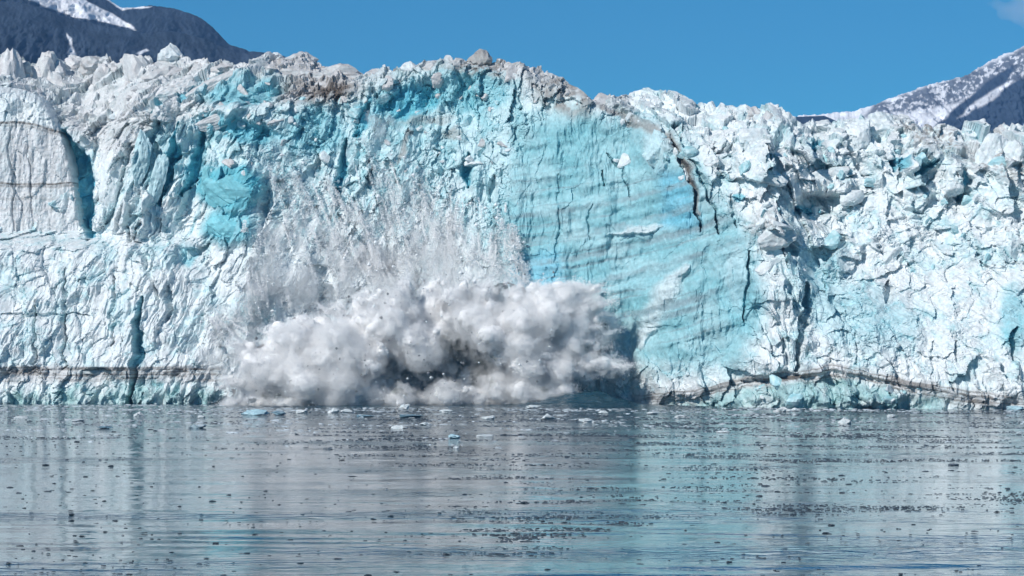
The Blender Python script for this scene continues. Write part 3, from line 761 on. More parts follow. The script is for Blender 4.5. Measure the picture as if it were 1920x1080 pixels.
def mountain(name, px0, px1, ridge, Yr, lean_rate, seed, rock, snow_fn, amp, nc=340, nr=170, jag=3.0, vis=(-40, 560)):
    va, vb = max(px0, vis[0]), min(px1, vis[1])
    px = np.concatenate([np.linspace(px0, va, 40)[:-1], np.linspace(va, vb, nc), np.linspace(vb, px1, 40)[1:]])
    nc = len(px)
    rj = interp(ridge, px) + jag * fbm(px / 22, px * 0 + seed, seed, 4) + 0.45 * jag * fbm(px / 5, px * 0 + seed + 3, seed, 3)
    crest = Z_of(rj, Yr)
    tt = 1 - (1 - np.linspace(0, 1, nr)[:, None]) ** 1.8
    z = -5 + (crest[None, :] + 5) * tt
    y = Yr - (crest[None, :] - z) * lean_rate
    x = np.repeat(X_of(px, Yr)[None, :], nr, 0)
    gul = fbm(x / 90 + 0.5 * z / 90, z / 260, seed + 5, 5, 0.55, True); n2 = fbm(x / 34, z / 40, seed + 9, 4)
    fade = np.clip((1 - tt) * 6, 0.15, 1)
    y = y - amp * (gul + 0.45 * n2 + 0.30 * fbm(x / 14, z / 18, seed + 17, 4, 0.6, True)) * fade
    ppx = 960 + x * F / y; ppy = HZ - (z - CZ) * F / y
    wx = ppx + 6 * n2; wy = ppy + 4 * fbm(x / 30, z / 30, seed + 13, 4)
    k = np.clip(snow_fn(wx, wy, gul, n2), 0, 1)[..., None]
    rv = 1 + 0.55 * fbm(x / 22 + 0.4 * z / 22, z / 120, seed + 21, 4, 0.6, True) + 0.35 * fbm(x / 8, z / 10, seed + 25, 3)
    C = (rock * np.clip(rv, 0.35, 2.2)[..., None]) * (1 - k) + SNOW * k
    Q = np.stack([x, y, z], -1)
    bk = Q[-1:].copy(); bk[..., 1] += 500; bk[..., 2] -= 260
    bk2 = Q[-1:].copy(); bk2[..., 1] += 1500; bk2[..., 2] = -5
    Q = np.concatenate([Q, bk, bk2]); C = np.concatenate([C, C[-1:], C[-1:]])
    return link(name, grid_mesh(name, Q, M_ROCK, C, True), None)
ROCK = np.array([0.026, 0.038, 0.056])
def snow_left_back(x, y, g, n):
    return in_poly([(30, -60), (45, -5), (140, 33), (180, 38), (258, 57), (222, 32), (150, -5), (120, -60)], x, y, 1.2) + in_poly([(195, -5), (228, 20), (285, 12), (250, 8), (205, -8)], x, y, 1.5)
o = mountain('mountain', -520, 1050, [(-520, 60), (-420, -60), (-320, -150), (-200, -160), (60, -60), (140, -25), (200, -2), (230, 16), (285, 11), (320, 14), (370, 30), (400, 52), (430, 84), (470, 97), (520, 101), (640, 150), (800, 260), (1050, 480)], 5200, 1.3, 503, ROCK, snow_left_back, 85)
o['label'] = 'dark mountain with a long snowfield rising above the glacier top'; o['category'] = 'mountain'
def snow_left_front(x, y, g, n):
    return in_poly([(124, 62), (134, 72), (134, 88), (148, 112), (126, 118), (131, 88)], x, y, 1.2) + in_poly([(255, 100), (272, 92), (278, 95), (262, 103)], x, y, 1.0)
o = mountain('mountain', -520, 1000, [(-520, 120), (-380, -10), (-200, -40), (0, 2), (60, 10), (140, 38), (200, 50), (270, 62), (330, 60), (380, 72), (420, 90), (450, 100), (480, 101), (512, 100), (530, 108), (620, 150), (780, 260), (1000, 470)], 4300, 1.2, 521, ROCK * 1.05, snow_left_front, 60, jag=2.5)
o['label'] = 'bare dark foothill ridge with a thin snow gully below the snowfield'; o['category'] = 'mountain'
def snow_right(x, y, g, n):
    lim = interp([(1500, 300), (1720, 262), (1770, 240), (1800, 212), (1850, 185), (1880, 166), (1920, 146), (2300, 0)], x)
    s = 1 - sm(-3, 3, y - lim)  # below lim the slope's shadow is painted in, using the rock tone
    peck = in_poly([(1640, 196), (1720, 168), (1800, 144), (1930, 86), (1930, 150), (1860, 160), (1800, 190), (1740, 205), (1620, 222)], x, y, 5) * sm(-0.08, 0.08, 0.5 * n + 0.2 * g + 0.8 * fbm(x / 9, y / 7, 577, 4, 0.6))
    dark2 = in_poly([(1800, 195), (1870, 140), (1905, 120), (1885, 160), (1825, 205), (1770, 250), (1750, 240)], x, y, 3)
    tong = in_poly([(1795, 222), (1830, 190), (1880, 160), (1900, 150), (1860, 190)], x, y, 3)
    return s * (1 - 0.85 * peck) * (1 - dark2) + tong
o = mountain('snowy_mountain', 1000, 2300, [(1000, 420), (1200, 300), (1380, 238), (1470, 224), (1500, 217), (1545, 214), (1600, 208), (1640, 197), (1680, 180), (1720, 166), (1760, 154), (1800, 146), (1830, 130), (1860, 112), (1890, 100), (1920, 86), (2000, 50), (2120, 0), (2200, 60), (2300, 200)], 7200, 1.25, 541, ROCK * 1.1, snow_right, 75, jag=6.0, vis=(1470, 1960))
o['label'] = 'snow covered mountain ridge with a dark lower slope, far behind the ice'; o['category'] = 'mountain'
o = mountain('hill', 1300, 1720, [(1300, 330), (1440, 236), (1485, 219), (1520, 218), (1545, 217), (1600, 240), (1720, 330)], 6000, 1.3, 561, ROCK, lambda x, y, g, n: x * 0, 8, 120, 60, 0.8, (1440, 1600))
o['label'] = 'low dark hill just showing over the glacier beside the snowy ridge'; o['category'] = 'hill'

# ================================================================== THE SPLASH
M_SLURRY, n, l, b = new_mat('spray_slurry')
at = n.new('ShaderNodeAttribute'); at.attribute_name = 'Col'
l.new(at.outputs['Color'], b.inputs['Base Color'])
geo = n.new('ShaderNodeNewGeometry')
t1 = n.new('ShaderNodeTexNoise'); t1.inputs['Scale'].default_value = 0.8; t1.inputs['Detail'].default_value = 8; t1.inputs['Roughness'].default_value = 0.7
l.new(geo.outputs['Position'], t1.inputs['Vector'])
bp = n.new('ShaderNodeBump'); bp.inputs['Strength'].default_value = 0.7; bp.inputs['Distance'].default_value = 0.8
l.new(t1.outputs[0], bp.inputs['Height']); l.new(bp.outputs[0], b.inputs['Normal'])
b.inputs['Roughness'].default_value = 0.9; b.inputs['Specular IOR Level'].default_value = 0.0
b.inputs['Subsurface Weight'].default_value = 1.0; b.inputs['Subsurface Radius'].default_value = (1, 1, 1); b.inputs['Subsurface Scale'].default_value = 2.4

def fog_material(name, dens, color, aniso=-0.3):
    m = bpy.data.materials.new(name); m.use_nodes = True
    n = m.node_tree.nodes; l = m.node_tree.links; n.clear()
    out = n.new('ShaderNodeOutputMaterial'); pv = n.new('ShaderNodeVolumePrincipled')
    pv.inputs['Color'].default_value = (*color, 1); pv.inputs['Anisotropy'].default_value = aniso
    pv.inputs['Density'].default_value = dens; pv.inputs['Density Attribute'].default_value = ''
    l.new(pv.outputs[0], out.inputs['Volume'])
    return m

def puff_mesh(name, puffs, voxel, disp, sub=2):
    """union of rough balls, remeshed into one skin and billowed by noise; returns vertices and faces"""
    D, Fc = ico(sub); D = np.array(D); Fa = np.array(Fc)
    V = []; Fs = []; k = 0
    for (x, y, z, rx, ry, rz) in puffs:
        V.append(D * np.array([rx, ry, rz]) + np.array([x, y, z])); Fs.append(Fa + k); k += len(D)
    V = np.concatenate(V); Fs = np.concatenate(Fs)
    me = bpy.data.meshes.new(name + '_src'); me.from_pydata(V.tolist(), [], Fs.tolist())
    o = bpy.data.objects.new(name + '_src', me); COL.objects.link(o)
    rm = o.modifiers.new('r', 'REMESH'); rm.mode = 'VOXEL'; rm.voxel_size = voxel
    for i, (size, strength) in enumerate(disp):
        tx = bpy.data.textures.new('billow', 'CLOUDS'); tx.noise_scale = size; tx.noise_depth = 3; tx.noise_basis = 'ORIGINAL_PERLIN'; tx.noise_type = 'HARD_NOISE' if i < 3 else 'SOFT_NOISE'
        dm = o.modifiers.new('d', 'DISPLACE'); dm.texture = tx; dm.strength = strength; dm.mid_level = 0.3 if i < 3 else 0.5; dm.texture_coords = 'GLOBAL'
    dg = bpy.context.evaluated_depsgraph_get(); ev = o.evaluated_get(dg); m2 = bpy.data.meshes.new_from_object(ev)
    bpy.data.objects.remove(o); m2.name = name
    return m2

def fog_object(name, me, mat, parent):
    me.materials.clear(); me.materials.append(mat)
    return link(name, me, parent)

splash = bpy.data.objects.new('splash', None); COL.objects.link(splash)
splash.location = (X_of(800, 820), 820, 0)
splash['label'] = 'huge burst of grey white spray thrown up where ice has just fallen'
splash['category'] = 'splash'
SPL = [(402, 762), (424, 700), (450, 640), (520, 596), (600, 575), (660, 556), (720, 530), (770, 522), (835, 516), (880, 530), (930, 530), (1000, 522), (1060, 520), (1108, 536), (1122, 560), (1110, 585), (1138, 604), (1128, 640), (1112, 655), (1150, 672), (1180, 690), (1150, 706), (1105, 716), (1085, 730), (1062, 745), (1045, 764), (1040, 800), (430, 800)]
HOLE = [(862, 655, 36, 44), (905, 690, 22, 40), (770, 712, 52, 26), (830, 700, 30, 30), (1022, 718, 18, 14), (520, 737, 36, 9), (1128, 612, 10, 10)]
rs = np.random.default_rng(77)
def poly_dist(pts, x, y):
    p = np.array(pts, float); dd = 1e9; ins = False
    for k in range(len(p)):
        a = p[k]; c = p[(k + 1) % len(p)]; e = c - a
        tt = min(1, max(0, ((x - a[0]) * e[0] + (y - a[1]) * e[1]) / (e @ e)))
        dd = min(dd, math.hypot(x - a[0] - tt * e[0], y - a[1] - tt * e[1]))
        if (a[1] > y) != (c[1] > y) and x < (c[0] - a[0]) * (y - a[1]) / (c[1] - a[1] + 1e-9) + a[0]: ins = not ins
    return dd if ins else -dd
SP_Y = 827.0
def in_hole(x, y, g=1.0):
    return any(((x - hx) / (hw * g)) ** 2 + ((y - hy) / (hh * g)) ** 2 < 1 for hx, hy, hw, hh in HOLE)
def make_puffs(n, seed):
    rg = np.random.default_rng(seed); body = []; front = []
    while len(body) < 150:
        x = rg.uniform(415, 1185); y = rg.uniform(515, 785); dd = poly_dist(SPL + [], x, y)
        if dd < 6: continue
        r = min(dd * 0.149 * 0.8, 5.5)
        Y = SP_Y + rg.uniform(-1, 7)
        body.append((X_of(x, Y), Y, Z_of(y, Y), r, r * 0.8, r))
    while len(front) < n:
        x = rg.uniform(412, 1190); y = rg.uniform(512, 782); dd = poly_dist(SPL, x, y)
        if dd < 3 or in_hole(x, y, 1.25): continue
        big = rg.random() < 0.3
        r = min(0.9 + dd * 0.149 * rg.uniform(0.3, 0.6), rg.uniform(4.0, 6.5) if big else rg.uniform(1.2, 3.0))
        T = 13.0 * math.sqrt(min(1, dd / 95.0)) * (0.72 + 0.28 * sm(775, 690, y))
        Y = SP_Y - T * rg.uniform(0.35, 1.0)
        front.append((X_of(x, Y), Y, Z_of(y, Y), r * rg.uniform(0.9, 1.35), r, r * rg.uniform(0.75, 1.05)))
    return body, front
body, front = make_puffs(210, 5)
for hx, hy, hw, hh in HOLE:
    for q in (-.7, 0, .7):
        r = 1.7 * min(hw, hh) * 0.149 + 0.8; body.append((X_of(hx + q * hw, SP_Y + 5), SP_Y + 5, Z_of(hy + q * 0.3 * hh, SP_Y + 5), r * 1.2, r * .7, r * 1.3))
# streaks flung out to the right
for (x, y, L) in [(1115, 545, 10), (1122, 572, 9), (1118, 600, 12), (1130, 628, 10), (1120, 648, 8), (1152, 688, 22), (1135, 695, 24), (1100, 708, 16), (1090, 672, 20), (1120, 688, 26), (1095, 550, 24), (1100, 580, 24), (1105, 620, 22), (1100, 640, 22), (1085, 700, 24)]:
    front.append((X_of(x, SP_Y - 5), SP_Y - 5, Z_of(y, SP_Y - 5), L * 0.17, 2.2, 1.9))
for (x, y, r, dy) in [(1060, 560, 4.6, -7), (1085, 575, 4.2, -6), (1040, 590, 4.6, -9), (1080, 610, 4.2, -7), (1020, 560, 4.4, -8), (1070, 640, 4.0, -8), (1100, 680, 3.2, -7), (1130, 690, 2.4, -6), (1155, 692, 1.7, -6), (1050, 690, 4.4, -9), (1020, 740, 4.2, -9), (980, 735, 4.2, -10), (1060, 735, 3.0, -8)]:
    front.append((X_of(x, SP_Y + dy), SP_Y + dy, Z_of(y, SP_Y + dy), r * 1.15, r, r))
def shrink(P_, k): return [(x, y, z, rx * k, ry * k, rz * k) for (x, y, z, rx, ry, rz) in P_]
core_me = puff_mesh('spray_body', shrink(body, 0.9) + shrink(front, 0.74), 0.5, ((9.0, 3.6), (4.5, 1.3), (2.0, 0.6), (0.9, 0.45)))
vc = np.empty(len(core_me.vertices) * 3, np.float32); core_me.vertices.foreach_get('co', vc); vc = vc.reshape(-1, 3)
cpx = 960 + vc[:, 0] * F / vc[:, 1]; cpy = HZ - (vc[:, 2] - CZ) * F / vc[:, 1]
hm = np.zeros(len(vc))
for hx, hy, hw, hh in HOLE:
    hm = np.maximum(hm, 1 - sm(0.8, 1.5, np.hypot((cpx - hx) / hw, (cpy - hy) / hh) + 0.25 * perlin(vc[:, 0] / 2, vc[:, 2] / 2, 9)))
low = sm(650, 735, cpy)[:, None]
ccol = (np.array([0.90, 0.895, 0.89]) * (1 - low) + np.array([0.80, 0.80, 0.80]) * low) * (1 - hm[:, None]) + np.array([0.10, 0.115, 0.105]) * hm[:, None]  # hollows coloured much darker than the spray around them
ca = core_me.color_attributes.new('Col', 'FLOAT_COLOR', 'POINT'); c4 = np.ones((len(vc), 4), np.float32); c4[:, :3] = ccol; ca.data.foreach_set('color', c4.reshape(-1))
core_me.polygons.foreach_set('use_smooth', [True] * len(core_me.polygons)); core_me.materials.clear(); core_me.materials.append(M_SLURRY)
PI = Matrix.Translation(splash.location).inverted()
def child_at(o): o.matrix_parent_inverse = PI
o = link('spray_body', core_me, splash); child_at(o); o['label'] = 'dense billowing spray with dark hollows'
M_FOG = fog_material('spray_mist', 0.34, (0.992, 0.992, 0.993))
o = fog_object('spray_mist', puff_mesh('spray_mist', front + shrink(body, 1.0), 0.65, ((7.0, 5.0), (3.5, 2.6), (1.7, 1.6))), M_FOG, splash); child_at(o)
M_FOG2 = fog_material('thin_mist', 0.10, (0.992, 0.992, 0.993))
o = fog_object('thin_mist', puff_mesh('thin_mist', shrink(front, 1.35) + shrink(body, 1.2), 0.8, ((6.0, 5.0), (3.0, 3.0), (1.5, 1.2))), M_FOG2, splash); child_at(o)

# fine droplets: jets thrown outward from the burst, drawn as round drops
def droplets(name, pts, radii, mat, parent, inv):
    me = bpy.data.meshes.new(name); me.vertices.add(len(pts)); me.vertices.foreach_set('co', np.asarray(pts, np.float32).reshape(-1))
    a = me.attributes.new('radius_m', 'FLOAT', 'POINT'); a.data.foreach_set('value', np.asarray(radii, np.float32))
    me.materials.append(mat)
    o = link(name, me, parent, kind='stuff'); o.matrix_parent_inverse = inv
    ng = bpy.data.node_groups.new(name, 'GeometryNodeTree')
    ng.interface.new_socket('Geometry', in_out='INPUT', socket_type='NodeSocketGeometry'); ng.interface.new_socket('Geometry', in_out='OUTPUT', socket_type='NodeSocketGeometry')
    gi = ng.nodes.new('NodeGroupInput'); go = ng.nodes.new('NodeGroupOutput'); mp = ng.nodes.new('GeometryNodeMeshToPoints')
    na = ng.nodes.new('GeometryNodeInputNamedAttribute'); na.data_type = 'FLOAT'; na.inputs['Name'].default_value = 'radius_m'
    st = ng.nodes.new('GeometryNodeSetMaterial'); st.inputs['Material'].default_value = mat
    ng.links.new(gi.outputs[0], mp.inputs['Mesh']); ng.links.new(na.outputs['Attribute'], mp.inputs['Radius']); ng.links.new(mp.outputs[0], st.inputs['Geometry']); ng.links.new(st.outputs[0], go.inputs[0])
    o.modifiers.new('drops', 'NODES').node_group = ng
    return o
M_DROP, n_, l_, b_ = new_mat('white_water_drops')
b_.inputs['Base Color'].default_value = (0.97, 0.97, 0.975, 1); b_.inputs['Roughness'].default_value = 0.8; b_.inputs['Specular IOR Level'].default_value = 0.1
rg = np.random.default_rng(41)
idx = rg.choice(len(vc), min(len(vc), 8000), replace=False)
J = vc[idx]; cen = np.array([X_of(790, SP_Y), SP_Y + 3, -6.0])
frontal = J[:, 1] < SP_Y + 4
J = J[frontal & (J[:, 2] > 0.3) & (hm[idx] < 0.4)]
dirn = J - cen; dirn[:, 1] *= 0.6; dirn /= np.linalg.norm(dirn, axis=1)[:, None]
dirn += rg.normal(size=dirn.shape) * 0.22
L = rg.uniform(0.8, 3.0, len(J)) * (1 + 1.6 * (rg.random(len(J)) < 0.2))
kk = 52
g = rg.random((len(J), kk)) ** 1.6 * 1.25 - 0.25
pts = J[:, None] + dirn[:, None] * (g * L[:, None])[..., None] + rg.normal(size=(len(J), kk, 3)) * (0.10 + 0.28 * np.clip(g, 0, 1))[..., None]
pts[..., 2] -= 0.25 * (np.clip(g, 0, 1) * L[:, None]) ** 1.5
pts = pts.reshape(-1, 3); pts = pts[pts[:, 2] > 0.05]
# the longest jets, thrown up and out along the rim
rimw = np.clip((J[:, 2] - 18) / 14, 0, 1) + 1.6 * np.clip((J[:, 0] - X_of(1060, SP_Y)) / 8, 0, 1) + 0.8 * np.clip((X_of(520, SP_Y) - J[:, 0]) / 10, 0, 1) * (J[:, 2] > 6)
pick = rg.choice(len(J), 210, p=(rimw + 1e-4) / (rimw + 1e-4).sum())
jd = J[pick] - cen; jd[:, 1] *= 0.5; jd[:, 0] *= 1.25; jd /= np.linalg.norm(jd, axis=1)[:, None]; jd += rg.normal(size=jd.shape) * 0.12
jl = rg.uniform(2.0, 6.5, 210); gg = rg.random((210, 260)) ** 1.5
jp = J[pick][:, None] + jd[:, None] * (gg * jl[:, None])[..., None] + rg.normal(size=(210, 260, 3)) * (0.12 + 0.55 * gg)[..., None]
jp[..., 2] -= 0.05 * (gg * jl[:, None]) ** 2
jp = jp.reshape(-1, 3); pts = np.concatenate([pts, jp[jp[:, 2] > 0.05]])
rad = 0.045 + 0.05 * rg.random(len(pts)) ** 2
droplets('spray_droplets', pts, rad, M_DROP, splash, PI)

# powder and small ice streaming down the face above the splash
aval = bpy.data.objects.new('ice_avalanche', None); COL.objects.link(aval)
aval.location = (X_of(700, 835), 835, 40)
aval['label'] = 'streaks of white ice powder pouring down the blue scar above the splash'
aval['category'] = 'avalanche'
AI = Matrix.Translation(aval.location).inverted()
streams = []
rg = np.random.default_rng(31)
STR = [((520, 330), (590, 560), 9, 26), ((560, 340), (660, 560), 7, 20), ((610, 350), (705, 540), 7, 18), ((650, 380), (730, 540), 8, 20), ((690, 310), (760, 530), 9, 24), ((740, 330), (800, 520), 9, 22), ((790, 350), (830, 510), 8, 20), ((840, 330), (850, 520), 8, 22),
       ((880, 400), (890, 530), 8, 20), ((930, 400), (920, 530), 6, 16), ((500, 440), (510, 570), 12, 26), ((470, 520), (480, 600), 14, 24), ((700, 470), (710, 530), 16, 26), ((870, 460), (950, 525), 14, 24), ((960, 440), (975, 525), 5, 9), ((400, 600), (450, 660), 10, 22)]
for (a, c, w0, w1_) in STR:
    k = 11
    for i in range(k):
        g = i / (k - 1)
        x = a[0] + (c[0] - a[0]) * g + rg.normal() * 4; y = a[1] + (c[1] - a[1]) * g
        s, _, _ = surf(x, y)
        w = (w0 + (w1_ - w0) * g) * 0.149 * 0.85 * rg.uniform(0.6, 1.2)
        Y = s.y - 0.6 - 1.5 * g
        streams.append((X_of(x, Y), Y, Z_of(y, Y), w, w * 0.7, w * 2.0 + 1.0))
for (x, y, r) in [(700, 232, 2.6), (715, 245, 2.4), (690, 215, 1.8), (728, 225, 1.8), (705, 255, 1.6), (890, 165, 1.5)]:
    s, _, _ = surf(x, y); streams.append((s.x, s.y - 1.5, s.z, r, r, r * 1.2))
haze_p = []
for i in range(70):
    x = rg.uniform(470, 970); y = rg.uniform(400, 570) + 40 * ((x - 720) / 250) ** 2 * 0.5
    if x > 940 and y < 440: continue
    s, _, _ = surf(x, y); g = (y - 400) / 170; r = rg.uniform(2.5, 5.0) * (0.5 + 0.6 * max(0, g)); Y = s.y - 1.0 - 3.0 * max(0, g)
    haze_p.append((X_of(x, Y), Y, Z_of(y, Y), r, r * 0.6, r * 1.3))
for i in range(16):
    x = rg.uniform(380, 480); y = rg.uniform(560, 700); s, _, _ = surf(x, y); r = rg.uniform(2, 3.5); haze_p.append((s.x, s.y - 2, s.z, r, r * .7, r * 1.2))
gp = []
for (a, c, w0, w1_) in STR:
    for q in range(int(rg.integers(10, 30))):
        off = rg.normal() * w1_ * 0.9; x0 = a[0] + off * 0.8; x1 = c[0] + off * 1.3; g0 = rg.uniform(-0.25, 0.7); g1 = min(1.05, g0 + rg.uniform(0.12, 0.7)); n_g = int(rg.integers(60, 380))
        gg = g0 + (g1 - g0) * rg.random(n_g) ** 0.8
        xs_ = x0 + (x1 - x0) * gg + rg.normal(size=n_g) * rg.uniform(0.6, 2.6) * (1.0 + 3.0 * np.clip(gg - g0, 0, 1)); ys_ = a[1] + (c[1] - a[1]) * gg
        sy = surf(float(x0 + (x1 - x0) * 0.5 * (g0 + g1)), float(a[1] + (c[1] - a[1]) * 0.5 * (g0 + g1)))[0].y - rg.uniform(0.8, 2.6)
        Yg = sy - 1.0 * (gg - g0) + rg.normal(size=n_g) * 0.5 + (0.5 * (g0 + g1) - gg) * 2
        gp.append(np.stack([X_of(xs_, Yg), Yg, Z_of(ys_, Yg)], -1))
gp = np.concatenate(gp)
droplets('powder_grains', gp, 0.05 + 0.06 * rg.random(len(gp)) ** 2, M_DROP, aval, AI)
o = fog_object('falling_mist', puff_mesh('falling_mist', haze_p, 0.7, ((6.0, 4.0), (3.0, 2.0), (1.5, 1.0))), fog_material('falling_mist', 0.12, (0.985, 0.987, 0.99)), aval); o.matrix_parent_inverse = AI
pow_me = puff_mesh('ice_powder', streams, 0.45, ((3.0, 2.6), (1.5, 1.6), (0.8, 0.9)))
M_POW = fog_material('ice_powder', 0.13, (0.985, 0.987, 0.99))
o = fog_object('ice_powder', pow_me, M_POW, aval); o.matrix_parent_inverse = AI

# ice fragments in the air
def bits(name, pts, sizes, seed, colr):
    rg = np.random.default_rng(seed); V = []; Fs = []
    base = np.array([(1, 0, 0), (-1, 0, 0), (0, 1, 0), (0, -1, 0), (0, 0, 1), (0, 0, -1)], float)
    fc = np.array([(0, 2, 4), (2, 1, 4), (1, 3, 4), (3, 0, 4), (2, 0, 5), (1, 2, 5), (3, 1, 5), (0, 3, 5)])
    for i, (p, s) in enumerate(zip(pts, sizes)):
        V.append(base * rg.uniform(0.6, 1.3, (6, 1)) * s + np.array(p)); Fs.append(fc + 6 * i)
    V = np.concatenate(V); Fs = np.concatenate(Fs)
    me = bpy.data.meshes.new(name); me.from_pydata(V.tolist(), [], Fs.tolist())
    a = me.color_attributes.new('Col', 'FLOAT_COLOR', 'POINT'); c4 = np.ones((len(V), 4), np.float32); c4[:, :3] = colr; a.data.foreach_set('color', c4.reshape(-1))
    me.materials.append(M_CHUNK); return me
pts = []; szs = []
for i in range(1500):
    (a, c, w0, w1_) = STR[rg.integers(len(STR))]; g = rg.uniform(-0.25, 1)
    x = a[0] + (c[0] - a[0]) * g + rg.normal() * w1_ * 0.8; y = a[1] + (c[1] - a[1]) * g
    s, _, _ = surf(x, y); Y = s.y - rg.uniform(1, 6); pts.append((X_of(x, Y), Y, Z_of(y, Y))); szs.append(min(0.75, 0.12 * (1 + rg.pareto(2.2))))
o = link('ice_fragments', bits('ice_fragments', pts, szs, 3, (0.82, 0.86, 0.88)), aval, kind='stuff'); o.matrix_parent_inverse = AI
pts = []; szs = []
while len(pts) < 1100:
    x = rg.uniform(420, 1200); y = rg.uniform(500, 755); dd = poly_dist(SPL, x, y)
    if dd < -14: continue
    Y = SP_Y - 13 * math.sqrt(max(0.02, min(1, dd / 95))) - rg.uniform(0, 2.5); pts.append((X_of(x, Y), Y, Z_of(y, Y))); szs.append(min(0.55, 0.09 * (1 + rg.pareto(2.2))))
half = len(pts) // 2
o = link('flying_ice', bits('flying_ice', pts[:half], szs[:half], 4, (0.80, 0.84, 0.86)), splash, kind='stuff'); child_at(o)
o = link('flying_ice', bits('flying_ice', pts[half:], szs[half:], 5, (0.22, 0.23, 0.24)), splash, kind='stuff'); child_at(o)

# ================================================================== FLOATING ICE
def at_water(px, py):
    Y = CZ * F / (py - HZ); return X_of(px, Y), Y
# prominent pieces: (x0, x1, top, waterline), colour, shape, label
BERGS = [((448, 512, 763, 779), 'pale', 'flat', 'long low pale blue bergy bit below the left end of the splash'),
         ((506, 546, 766, 779), 'blue', 'flat', 'darker blue ice slab butted against the long pale blue bergy bit'),
         ((550, 580, 766, 775), 'white', 'lump', 'small white lump floating just beside the darker blue slab'),
         ((612, 642, 762, 775), 'white', 'lump', 'crumbly white ice lump under the middle of the splash'),
         ((638, 664, 765, 775), 'white', 'lump', 'small white piece touching the crumbly white lump'),
         ((738, 802, 773, 784), 'blue', 'flat', 'low blue grey ice slab below the dark hollow of the splash'),
         ((660, 708, 775, 783), 'blue', 'flat', 'thin dull blue slab drifting left of the low blue grey slab'),
         ((820, 852, 766, 774), 'white', 'flat', 'flat white piece drifting under the dark centre of the splash'),
         ((1012, 1044, 772, 787), 'white', 'peak', 'bright white pyramid shaped ice lump below the right of the splash'),
         ((898, 934, 777, 787), 'white', 'lump', 'ragged white lump drifting left of the bright white pyramid'),
         ((728, 772, 794, 805), 'white', 'peak', 'white ice piece with two humps drifting in front of the blue slab'),
         ((784, 814, 789, 798), 'white', 'flat', 'pale flat piece drifting beside the two humped white piece'),
         ((984, 1016, 757, 767), 'white', 'flat', 'white piece at the foot of the spray'),
         ((746, 770, 754, 768), 'white', 'lump', 'white lump half hidden in mist at the base of the splash'),
         ((1078, 1118, 781, 793), 'white', 'lump', 'rough white lump drifting right of the bright white pyramid'),
         ((1120, 1142, 768, 776), 'white', 'lump', 'small white lump near the heaved wave'),
         ((246, 274, 768, 781), 'white', 'peak', 'pointed white piece drifting off the dark crevasse on the left'),
         ((128, 162, 782, 791), 'white', 'lump', 'jagged white piece drifting off the left ice cliff'),
         ((22, 56, 778, 785), 'white', 'flat', 'flat white piece drifting nearest the left picture edge'),
         ((350, 394, 793, 804), 'grey', 'flat', 'grey blue floe with a white rim adrift left of the splash'),
         ((178, 216, 796, 804), 'blue', 'flat', 'dull blue floe adrift in front of the left cliff'),
         ((366, 388, 777, 785), 'white', 'lump', 'small white piece drifting behind the white rimmed floe'),
         ((836, 866, 811, 822), 'pale', 'flat', 'pale blue piece adrift below the flat white ones'),
         ((890, 930, 812, 820), 'white', 'flat', 'thin white floe adrift right of the pale blue piece'),
         ((604, 626, 835, 845), 'dark', 'lump', 'grey rounded chunk adrift alone in smooth water'),
         ((848, 862, 834, 842), 'white', 'peak', 'tiny bright white point adrift in the dark brash'),
         ((1444, 1490, 758, 773), 'white', 'peak', 'heap of white ice fallen at the foot of the broken ledge'),
         ((1480, 1502, 762, 772), 'white', 'lump', 'small white block lying beside the fallen heap'),
         ((1568, 1598, 775, 796), 'white', 'peak', 'white peaked piece adrift off the teal ledge'),
         ((1656, 1680, 774, 784), 'white', 'lump', 'small white lump adrift right of the white peaked piece'),
         ((1884, 1930, 756, 770), 'pale', 'flat', 'pale ice shelf lying at the cliff foot by the right picture edge'),
         ((1210, 1240, 771, 778), 'white', 'flat', 'flat white piece adrift right of the heaved wave'),
         ((1262, 1292, 776, 784), 'white', 'lump', 'broken white lump adrift right of the flat white piece'),
         ((1340, 1372, 806, 812), 'white', 'flat', 'thin white floe in the brash right of centre'),
         ((1770, 1800, 867, 874), 'dark', 'lump', 'low dark grey chunk adrift in smooth water near the right edge')]
BC = {'white': (WHITE * 0.86, 0.05, .15), 'pale': (np.array([.46, .64, .72]), 0, .25), 'blue': (np.array([.17, .28, .36]), 0.15, .2), 'grey': (np.array([.34, .42, .48]), .1, .3), 'dark': (np.array([.10, .13, .155]), .1, 0)}
for i, ((x0, x1, y0, y1), kind, shape, lab) in enumerate(BERGS):
    X, Y = at_water((x0 + x1) / 2, y1 - 1)
    hw = 0.9 * (x1 - x0) / 2 * Y / F; h = 0.72 * (y1 - y0) * Y / F
    V, Fc = facet_rock(900 + i, {'flat': 10, 'lump': 18, 'peak': 12}[shape], 3, (1, 1, 1), {'flat': 0.12, 'lump': 0.3, 'peak': 0.75}[shape], 0.45)
    if shape != 'flat':
        V[:, 2] += 0.35 * fbm(V[:, 0] * 2.2 + i, V[:, 1] * 2.2, i, 3) * (V[:, 2] > -0.2)
    V = V / np.abs(V).max(0)
    base, dr, bl = BC[kind]
    c = tint_rock(V * 1.3, base, 40 + i, dr, bl)
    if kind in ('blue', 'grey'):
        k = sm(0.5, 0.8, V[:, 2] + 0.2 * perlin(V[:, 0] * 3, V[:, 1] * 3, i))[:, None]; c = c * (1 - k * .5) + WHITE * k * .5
    V = V * np.array([hw, hw * 0.7, h * 0.62]) + np.array([0, 0, h * 0.36])
    o = link('ice_floe' if shape == 'flat' else 'ice_lump', poly_mesh('floating_ice', V, Fc, M_CHUNK, c))
    o.location = (X, Y, 0); o.rotation_euler.z = rnd.uniform(-.3, .3)
    o['label'] = lab; o['category'] = 'floating ice'; o['group'] = 'pieces of ice adrift near the splash'

